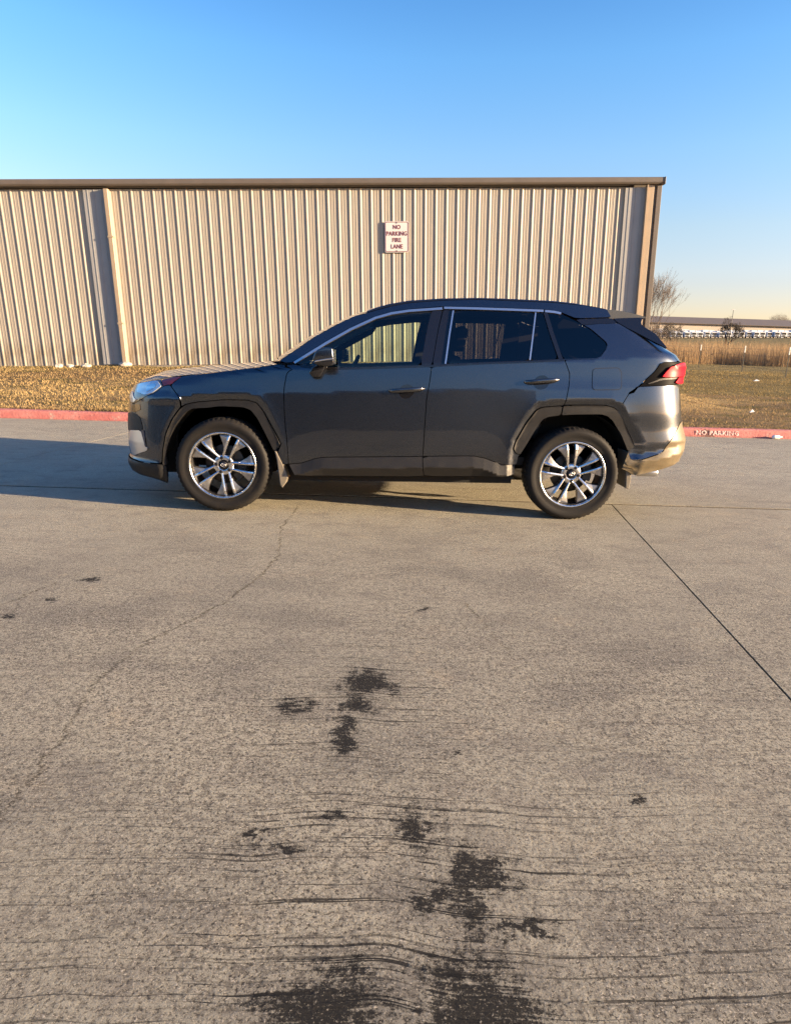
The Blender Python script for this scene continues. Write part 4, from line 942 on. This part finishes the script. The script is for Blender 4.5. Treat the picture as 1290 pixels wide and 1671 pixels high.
# --- door mirrors, handles, flaps, exhaust
def mirror_parts():
    a = MB(); P = [(.705, 1.168), (.722, 1.222), (.745, 1.245), (.80, 1.262), (.846, 1.257), (.853, 1.20), (.854, 1.185), (.80, 1.176), (.72, 1.160)]
    a.prism_y(P, -1.075, -.905)
    b = MB(); b.prism_y([(.708, 1.150), (.722, 1.162), (.80, 1.175), (.853, 1.182), (.857, 1.165), (.850, 1.135), (.80, 1.128), (.735, 1.138)], -1.07, -.91)
    c = MB(); c.prism_y([(.722, 1.156), (.80, 1.171), (.852, 1.178), (.853, 1.188), (.80, 1.181), (.722, 1.166)], -1.078, -.98)
    d = MB(); d.prism_y([(.665, 1.075), (.685, 1.115), (.715, 1.145), (.80, 1.15), (.77, 1.09), (.745, 1.045), (.69, 1.045)], -.945, -.875)
    e = MB(); e.prism_y([(.852, 1.145), (.848, 1.245), (.858, 1.245), (.862, 1.145)], -1.05, -.92)
    return a, b, c, d, e
a, b, c, d, e = mirror_parts()
mr = pair('door_mirror', a, PT, None, .022, True)
pair('mirror_base', b, GB, mr, .010, True); pair('turn_signal', c, M['chrome'], mr, .002); pair('mirror_stalk', d, GB, mr, .012, True); pair('mirror_glass', e, M['silver'], mr)
b = MB(); b.tube([(.798, -.93, 1.25), (.797, -.93, 1.275)], [.02, .004], 8); 
def handle(cx, cz, L, tilt, par):
    el = [(cx + .058 * math.cos(t), cz - .012 + .052 * math.sin(t) + .058 * math.cos(t) * tilt) for t in np.linspace(0, 2 * PI, 28, endpoint=False)]
    cup = panel('handle_cup', el, M['gloss_black'], par, corner=False, off=.0012, lip=.001, gap=0, smooth=0, res=.012)
    b = MB(); V = []; n = 10; K = 17
    for i in range(K):
        t = -1 + 2 * i / (K - 1); x = cx + t * L / 2; z = cz + t * L / 2 * tilt
        w = float(halfw(np.array([x]), np.array([z]), True)[0]); o = .036 * (1 - abs(t) ** 4) + .002; hh = .018 * (1 - .35 * abs(t) ** 3) * (1 if abs(t) < .99 else .45)
        for k in range(n):
            a = 2 * PI * k / n; V.append((x, -(w + o - .008) - .011 * math.cos(a), z + hh * math.sin(a)))
    F = [[i * n + k, i * n + (k + 1) % n, i * n + n + (k + 1) % n, i * n + n + k] for i in range(K - 1) for k in range(n)] + [list(range(n)), list(range(K * n - 1, K * n - n - 1, -1))]
    b.add(V, F, True); pair('door_handle', b, M['chrome_dark'], par)
handle(1.387, .970, .272, .09, fd); handle(2.395, 1.064, .268, .10, rd)
fl = MB(); fl.prism_y([(.399, .487), (.416, .483), (.466, .378), (.500, .282), (.482, .236), (.455, .200), (.438, .226), (.415, .421)], -.915, -.70); pair('mud_flap', fl, M['mudflap'], None, .008)
fl = MB(); fl.prism_y([(3.098, .548), (3.112, .548), (3.133, .471), (3.154, .336), (3.145, .252), (3.118, .262), (3.105, .43)], -.90, -.68); pair('mud_flap', fl, M['mudflap'], None, .006)
ex = MB(); ex.lathe_y([(.030, -.085), (.036, -.085), (.038, -.075), (.038, .075), (.030, .075)], (0, 0, 0), 24)
me = ex.mesh('exhaust_tip'); me.transform(Matrix.Translation((3.385, -.60, .345)) @ Matrix.Rotation(PI / 2, 4, 'Z') @ Matrix.Diagonal((1.15, 1, 1, 1))); cpart('exhaust_tip', me, M['chrome'])
me2 = mirror_y(me); cpart('exhaust_tip', me2, M['chrome'])
b = MB(); b.tube([(2.9, -.45, .34), (3.2, -.58, .345), (3.31, -.60, .345)], .028, 10); b.tube([(2.9, .45, .34), (3.2, .58, .345), (3.31, .60, .345)], .028, 10); cpart('exhaust_pipe', b, M['caliper'])
# wipers lying on the screen foot
b = MB(); b.tube([(.38, -.55, 1.165), (.36, -.3, 1.16), (.33, 0, 1.155)], .008, 6); b.tube([(.34, .1, 1.155), (.36, .35, 1.16), (.38, .6, 1.165)], .008, 6); cpart('wiper', b, M['matt_black'])

# ------------------------------------------------------------------ wheels
TR, RR = .362, .2565
def tyre_mesh():
    prof = [(.236, -.085), (.250, -.098), (.262, -.103), (.268, -.1045), (.272, -.103), (.295, -.1125), (.318, -.117), (.334, -.1155), (.338, -.1125), (.346, -.106), (.354, -.097), (.3595, -.086)]
    out = []; n = 180
    base = prof + [(.362, -.070), (.362, -.050), (.354, -.048), (.354, -.040), (.3625, -.038), (.3625, -.006), (.354, -.004), (.354, .004), (.3625, .006), (.3625, .038), (.354, .040), (.354, .048), (.362, .050), (.362, .070)] + [(r, -y) for r, y in reversed(prof)]
    V = []; m = len(base)
    for k in range(n):
        a = 2 * PI * k / n
        for i, (r, y) in enumerate(base):
            cut = .0065 if (k % 3 == 0 and r > .352 and abs(y) > .045) else 0
            V.append(((r - cut) * math.cos(a), y, (r - cut) * math.sin(a)))
    F = [[k * m + i, ((k + 1) % n) * m + i, ((k + 1) % n) * m + i + 1, k * m + i + 1] for k in range(n) for i in range(m - 1)]
    b = MB(); b.add(V, F, True); me = b.mesh('tyre'); return me
def spoke(sgn):
    """half of a twin spoke, along +z, mirrored by sgn"""
    b = MB()
    def pr(poly, y0, y1, mi):
        P = [(sgn * u, r) for u, r in poly]; b.prism_y(P, y0, y1, mi)
    # machined ridge next to the slot
    n = 8; V = []; F = []
    for i in range(n):
        t = i / (n - 1); r = .060 + (.249 - .060) * t; u0 = .0175 + .0085 * t; wd = .0165 + .005 * t; y = -.006 - .028 * math.sin(min(1, t * 1.25) * PI / 2) + .016 * sst(.75, 1, t)
        V += [(sgn * u0, y + .045, r), (sgn * (u0 + .0015), y - .001, r), (sgn * (u0 + wd * .5), y - .0045, r), (sgn * (u0 + wd), y, r), (sgn * (u0 + wd + .004), y + .045, r)]
    for i in range(n - 1):
        for k in range(4): F.append([i * 5 + k, i * 5 + k + 1, i * 5 + 5 + k + 1, i * 5 + 5 + k])
    F += [[0, 1, 2, 3, 4], [n * 5 - 1 - k for k in range(5)]]
    b.add(V, F, False, 0)
    # outer flare widening towards the rim
    V = []; F = []
    n = 9
    for i in range(n):
        t = i / (n - 1); r = .115 + (.245 - .115) * t; u0 = .0175 + .0085 * (r - .06) / .189 + .0150; fl = .007 + .076 * max(0, (t - .10) / .90) ** 1.1; rr = r - .018 * (fl / .076) * t
        y = -.006 - .026 * math.sin(min(1, (r - .06) / .189 * 1.25) * PI / 2) + .014 * sst(.75, 1, t)
        V += [(sgn * u0, y + .0015, r), (sgn * (u0 + fl), y + .005 + .10 * fl * .6, rr), (sgn * (u0 + fl + .002), y + .050, rr - .002), (sgn * u0, y + .05, r)]
    for i in range(n - 1):
        for k in range(3): F.append([i * 4 + k, i * 4 + k + 1, i * 4 + 4 + k + 1, i * 4 + 4 + k])
    F += [[0, 1, 2, 3], [n * 4 - 1 - k for k in range(4)]]
    b.add(V, F, False, 1); return b
def make_wheel():
    root = empty('wheel', (0, 0, 0))
    link('tyre', tyre_mesh(), M['tyre'], root)
    b = MB(); b.lathe_y([(.2545, -.1015), (.2565, -.098), (.252, -.085), (.238, -.080), (.232, -.03), (.226, .06), (.240, .098), (.254, .100)], (0, 0, 0), 96); link('rim_barrel', b.mesh('rim_barrel'), M['alloy_dark'], root)
    b = MB(); b.lathe_y([(.2585, -.0985), (.2575, -.1035), (.2525, -.1055), (.2460, -.1020), (.2415, -.0920), (.2390, -.078)], (0, 0, 0), 120); link('rim', b.mesh('rim'), M['alloy'], root)
    b = MB(); b.lathe_y([(.0, -.050), (.034, -.050), (.036, -.066), (.048, -.069), (.072, -.067), (.081, -.058), (.084, .0), (.0, .0)], (0, 0, 0), 60); link('hub', b.mesh('hub'), M['alloy'], root)
    for s_ in (1, -1):
        me = spoke(s_).mesh('spoke'); me.transform(Matrix.Translation((0, -.060, 0)))
        for k in range(5):
            o = link('spoke', me, [M['alloy'], M['alloy_grey']], root); o.rotation_euler = (0, math.radians(-72 * k), 0)
    b = MB(); b.lathe_y([(0, -.078), (.026, -.077), (.031, -.072), (.032, -.05)], (0, 0, 0), 40); cap = link('centre_cap', b.mesh('centre_cap'), M['alloy_dark'], root)
    b = MB()
    for rx, rz, cz in ((.019, .013, 0), (.0065, .013, 0), (.0125, .0050, .0075)):
        b.tube([(rx * math.cos(a), -.0795, cz + rz * math.sin(a)) for a in np.linspace(0, 2 * PI, 33)], .0018, 6, False)
    link('emblem', b.mesh('emblem'), M['chrome'], cap)
    nut = MB(); nut.lathe_y([(0, -.014), (.0085, -.013), (.0125, -.008), (.0135, 0)], (0, 0, 0), 10, smooth=False); nm = nut.mesh('lug_nut')
    for k in range(5):
        a = math.radians(90 + 36 + 72 * k); o = link('lug_nut', nm, M['gloss_black'], root, (.056 * math.cos(a), -.066, .056 * math.sin(a)))
        c = MB(); 
    b = MB(); b.lathe_y([(.07, -.005), (.148, -.005), (.152, -.002), (.152, .018), (.07, .02)], (0, 0, 0), 60); link('brake_disc', b.mesh('brake_disc'), M['disc'], root)
    b = MB(); V = []; n = 8
    for k in range(n + 1):
        a = math.radians(-28 + 56 * k / n); 
        for r, y in ((.105, -.032), (.168, -.032), (.172, .05), (.105, .05)): V.append((r * math.cos(a), y, r * math.sin(a)))
    b.add(V, [[4 * k + i, 4 * k + (i + 1) % 4, 4 * k + 4 + (i + 1) % 4, 4 * k + 4 + i] for k in range(n) for i in range(4)] + [[0, 1, 2, 3], [4 * n + 3, 4 * n + 2, 4 * n + 1, 4 * n]], False)
    link('brake_caliper', b.mesh('brake_caliper'), M['caliper'], root)
    return root
w0 = make_wheel(); w0.parent = car
def put_wheel(o, x, y, base_deg, flip=False):
    o.location = Vector((x, y, .360)) - CAR
    # spokes stand along +z (90 deg) at rest; spin about the axle only
    a = math.radians(90 - base_deg)
    o.rotation_euler = (Matrix.Rotation(PI, 3, 'Z') @ Matrix.Rotation(a, 3, 'Y')).to_euler() if flip else (0, a, 0)
put_wheel(w0, 0, -.798, 67)
for x, y, d, f in ((2.69, -.808, 24 + 72, False), (0, .798, 40, True), (2.69, .808, 75, True)):
    o = copy_tree(w0, car); put_wheel(o, x, y, d, f)

# ------------------------------------------------------------------ things around
b = MB(); b.lathe_y([(0, -.075), (.024, -.073), (.032, -.065), (.033, -.02), (.031, .0), (.033, .02), (.033, .035), (.024, .060), (.013, .078), (.012, .09), (0, .09)], (0, 0, 0), 20)
pb = tag(empty('plastic_bottle', (7.86, 4.99, .034)), 'small white plastic bottle lying in the gutter against the red kerb', 'bottle')
pb.rotation_euler = (0, 0, math.radians(-80)); link('bottle_body', b.mesh('bottle_body'), M['white_plastic'], pb)
b = MB(); b.lathe_y([(0, .088), (.015, .088), (.015, .107), (0, .107)], (0, 0, 0), 16, smooth=False); link('bottle_cap', b.mesh('bottle_cap'), M['white_plastic'], pb)
def rock(name, x, y, s, mat, label, cat, group=None, flat=.6):
    me = bpy.data.meshes.new(name); bm = bmesh.new(); bmesh.ops.create_icosphere(bm, subdivisions=2, radius=1)
    for v in bm.verts:
        k = 1 + random.uniform(-.18, .18); v.co = Vector((v.co.x * k * s, v.co.y * k * s * .8, v.co.z * k * s * flat))
    bm.to_mesh(me); bm.free(); o = link(name, me, mat, None, (x, y, float(lawn_z(x, y)) + s * flat * .35)); o.rotation_euler = (0, 0, random.uniform(0, 6)); return tag(o, label, cat, group)
rock('stone', -8.0, 13.3, .16, M['stone'], 'pale stone by the wall foot, leftmost of the three left of the downpipe', 'stone', 'stones along the wall foot')
rock('stone', -7.70, 13.35, .13, M['stone'], 'pale stone by the wall foot, middle one of the three left of the downpipe', 'stone', 'stones along the wall foot')
rock('stone', -7.25, 13.3, .17, M['stone'], 'flat pale stone by the wall foot, nearest of the three to the downpipe', 'stone', 'stones along the wall foot', .45)
rock('splash_block', -6.35, 13.85, .20, M['stone'], 'pale broken block under the tan downpipe on the warehouse wall', 'block', None, .5)
def scrap(x, y, s, label):
    me = mesh_np('paper_scrap', [(-s, -s * .6, 0), (s, -s * .5, .02), (s * .9, s * .6, .05), (-s * .8, s * .6, .01), (0, 0, .07)], [[0, 1, 4], [1, 2, 4], [2, 3, 4], [3, 0, 4]])
    return tag(link('paper_scrap', me, M['paper'], None, (x, y, float(lawn_z(x, y)) + .02)), label, 'litter')
scrap(9.2, 8.2, .05, 'small white scrap of paper on the dry grass above the kerb')
scrap(15.9, 20.0, .12, 'larger pale scrap of paper lying on the grass before the wire fence')

# wire fence that runs away along the field edge
fr = tag(empty('wire_fence', (19.7, 24.2, float(lawn_z(19.7, 24.2)))), 'wire fence of thin dark steel posts with white tips along the reed field', 'fence')
def fence_pos(t): return Vector((19.62 + 1.4 * t / 18, 24.2 + t, 0))
pm = None; tops = []
for i, t in enumerate((-9.0, -4.5, 0, 4.4, 10.2, 18.5, 28.0)):
    p = fence_pos(t)
    if t < 0: p.x += -.6 * t
    p.z = float(lawn_z(p.x, p.y)); b = MB()
    b.box((0, 0, .50), (.045, .012, 1.0)); b.box((0, .02, .50), (.012, .04, 1.0)); po = link('post', b.mesh('post'), M['post'], fr, p - fr.location)
    c = MB(); c.box((0, .008, 1.17), (.05, .05, .34)); link('post_tip', c.mesh('post_tip'), M['post_tip'], po)
    tops.append(p)
for h in (.3, .6, .9, 1.2):
    b = MB(); P = []
    for a, c in zip(tops, tops[1:]):
        for k in range(4): q = a.lerp(c, k / 4); P.append(q + Vector((0, 0, h - .02 * math.sin(PI * k / 4))) - fr.location)
    b.tube(P, .004, 4); link('wire', b.mesh('wire'), M['wire'], fr)

# bare trees
def bare_tree(label, x, y, h, stems, spread, mat, seed, depth=5, group=None, name='bare_tree', cat='tree', thick=.045, z0=None):
    rnd = random.Random(seed); z = float(lawn_z(x, y)) if z0 is None else z0
    root = tag(empty(name, (x, y, z)), label, cat, group); tb = MB(); cb = MB()
    def grow(p, d, L, r, k):
        n = 3; pts = [p]; dd = d.copy(); rr = [r]
        for i in range(n):
            dd = (dd + Vector((rnd.gauss(0, .10), rnd.gauss(0, .10), rnd.gauss(.03, .06)))).normalized(); pts.append(pts[-1] + dd * L / n); rr.append(max(.006, r * (1 - .38 * (i + 1) / n)))
        (tb if k >= depth - 1 else cb).tube(pts, rr, 5 if k >= depth - 1 else 3, False)
        if k <= 0: return
        for j in range(rnd.choice((3, 3, 4)) if k > 1 else 4):
            a = rnd.uniform(.18, .62) * spread; ph = rnd.uniform(0, 2 * PI); q = rnd.uniform(.35, 1.0); bp = pts[-1] if q > .8 else pts[-2].lerp(pts[-1], q)
            o = dd.orthogonal().normalized(); o = Matrix.Rotation(ph, 3, dd) @ o
            nd = (dd * math.cos(a) + o * math.sin(a) + Vector((0, 0, .12))).normalized(); grow(bp, nd, L * rnd.uniform(.62, .86), rr[-1] * .72, k - 1)
    for s in range(stems):
        a = 2 * PI * s / max(1, stems) + rnd.uniform(-.4, .4); t = (.12 + .22 * rnd.random()) * spread if stems > 1 else .05
        grow(Vector((0.1 * math.cos(a) * (stems > 1), .1 * math.sin(a) * (stems > 1), 0)), Vector((math.sin(t) * math.cos(a), math.sin(t) * math.sin(a), math.cos(t))), h * .30, thick, depth)
    link('trunk', tb.mesh('trunk', False), mat, root); link('crown', cb.mesh('crown', False), mat, root); return root
bare_tree('tall grey leafless tree of many stems beside the warehouse corner', 23.2, 58, 8.6, 9, .80, M['bark'], 3, 4)
bare_tree('leaning leafless tree right of the many-stemmed one, before the far yard', 26.2, 57, 8.2, 8, .80, M['bark'], 11, 4)
bare_tree('low dark leafless tree standing in the reeds right of the tall bare trees', 40.5, 88, 3.9, 3, 1.45, M['bark_dark'], 21, 5, thick=.11)
bare_tree('dark squat leafless tree with a broad crown beside the far light pole', 43.9, 92, 3.7, 3, 1.5, M['bark_dark'], 28, 5, thick=.10)
t5 = bare_tree('dense dark upright tree standing before the white trucks', 54.6, 98, 4.0, 2, 1.1, M['bark_dark'], 35, 6, thick=.20)
bare_tree('broad pale leafless tree behind the far warehouse roof', 212, 350, 13, 5, 1.4, M['bark'], 42, 5, thick=.28)
bare_tree('thin leafless tree at the reeds edge below the tall bare trees', 28.9, 62, 3.2, 3, 1.3, M['bark'], 50, 4)

# yard beyond the field: long warehouse, row of trucks, light poles
FZ = float(lawn_z(170, 320))
fw = tag(empty('far_warehouse', (180, 325, FZ)), 'long low cream warehouse with a brown roof beyond the reed field', 'warehouse')
b = MB(); b.box((0, 12, 2.9), (260, 24, 7.4)); link('wall', b.mesh('wall'), M['far_wall'], fw)
b = MB(); b.add([(-131, -1.2, 6.5), (131, -1.2, 6.5), (131, 13, 10.2), (-131, 13, 10.2), (131, 27, 6.5), (-131, 27, 6.5), (-131, -1.2, 6.2), (131, -1.2, 6.2)], [[0, 1, 2, 3], [3, 2, 4, 5], [6, 7, 1, 0]]); link('roof', b.mesh('roof'), M['far_roof'], fw)
for x in np.arange(-90, 90, 12.0):
    b = MB(); b.box((x, -.06, 2.0), (4.0, .1, 3.2)); link('dock_door', b.mesh('dock_door'), M['truck_white'], fw)
db = tag(empty('dark_building', (213, 305, FZ + 1)), 'dark low building at the right edge behind the trucks', 'building')
b = MB(); b.box((0, 0, 3.8), (14, 10, 7.6)); link('wall', b.mesh('wall'), M['far_dark'], db); b = MB(); b.box((0, 0, 7.7), (15, 11, .3)); link('roof', b.mesh('roof'), M['far_roof'], db)
def truck():
    r = empty('white_truck', (0, 0, 0))
    b = MB(); b.prism_y([(-1.2, .5), (-1.2, 2.75), (1.2, 2.75), (1.2, .5)], -1.0, 1.2); me = bevel_mesh(b.mesh('cab'), .12); link('cab', me, M['truck_white'], r)
    b = MB(); b.add([(-1.05, -1.02, 1.45), (1.05, -1.02, 1.45), (.95, -1.02, 2.35), (-.95, -1.02, 2.35), (-1.05, -.9, 1.45), (1.05, -.9, 1.45), (.95, -.9, 2.35), (-.95, -.9, 2.35)], [[0, 1, 2, 3], [0, 4, 5, 1], [1, 5, 6, 2], [2, 6, 7, 3], [3, 7, 4, 0]]); link('windscreen', b.mesh('windscreen'), M['truck_glass'], r)
    b = MB(); b.box((0, -1.03, 1.0), (1.3, .08, .55)); link('grille', b.mesh('grille'), M['far_dark'], r)
    b = MB(); b.box((0, -1.08, .58), (2.3, .2, .32)); link('bumper', b.mesh('bumper'), M['far_dark'], r)
    for s in (-1, 1): b = MB(); b.lathe_y([(0, -.15), (.42, -.15), (.48, -.08), (.48, .08), (.42, .15), (0, .15)], (0, 0, 0), 14); w = link('wheel', b.mesh('wheel'), M['tyre'], r, (s * 1.0, .1, .48)); w.rotation_euler = (0, 0, PI / 2)
    b = MB(); b.box((0, 4.6, 2.2), (2.4, 6.6, 2.6)); link('box_body', b.mesh('box_body'), M['truck_white'], r)
    return r
t0 = truck(); k = 0
for i in range(27):
    x = 125 + i * 3.15; o = t0 if i == 0 else copy_tree(t0); o.location = (x, 296 + random.uniform(-.4, .4), float(lawn_z(x, 296))); o.scale = (1, 1, random.uniform(.92, 1.05))
    tag(o, 'white box truck parked nose-out in the long far row beyond the reeds', 'truck', 'white trucks parked in the far row')
def pole(x, y, h, label):
    r = tag(empty('light_pole', (x, y, float(lawn_z(x, y)))), label, 'light pole', None); b = MB(); b.tube([(0, 0, 0), (0, 0, h)], [.12, .07], 8); link('mast', b.mesh('mast'), M['wire'], r); b = MB(); b.box((0, 0, h), (1.0, .35, .16)); link('lamp_head', b.mesh('lamp_head'), M['truck_white'], r)
pole(112, 208, 9.4, 'slim yard light pole between the low dark tree and the dense upright one')

# the warehouse on the viewer's side of the lot: it shows only as a mirror image in the doors of the car
ow = tag(empty('opposite_warehouse', (-24.5, -27, 0)), 'long dark warehouse across the lot, mirrored in the flank of the parked car', 'warehouse')
b = MB(); b.box((0, 0, 2.9), (60, 12, 5.8)); link('wall', b.mesh('wall'), M['trim'], ow); b = MB(); b.box((0, 0, 5.9), (60.6, 12.6, .25)); link('roof', b.mesh('roof'), M['far_roof'], ow)
for x in (-18, -8, 2, 12, 22): b = MB(); b.box((x, 6.02, 1.8), (3.6, .1, 3.6)); link('door', b.mesh('door'), M['far_dark'], ow)
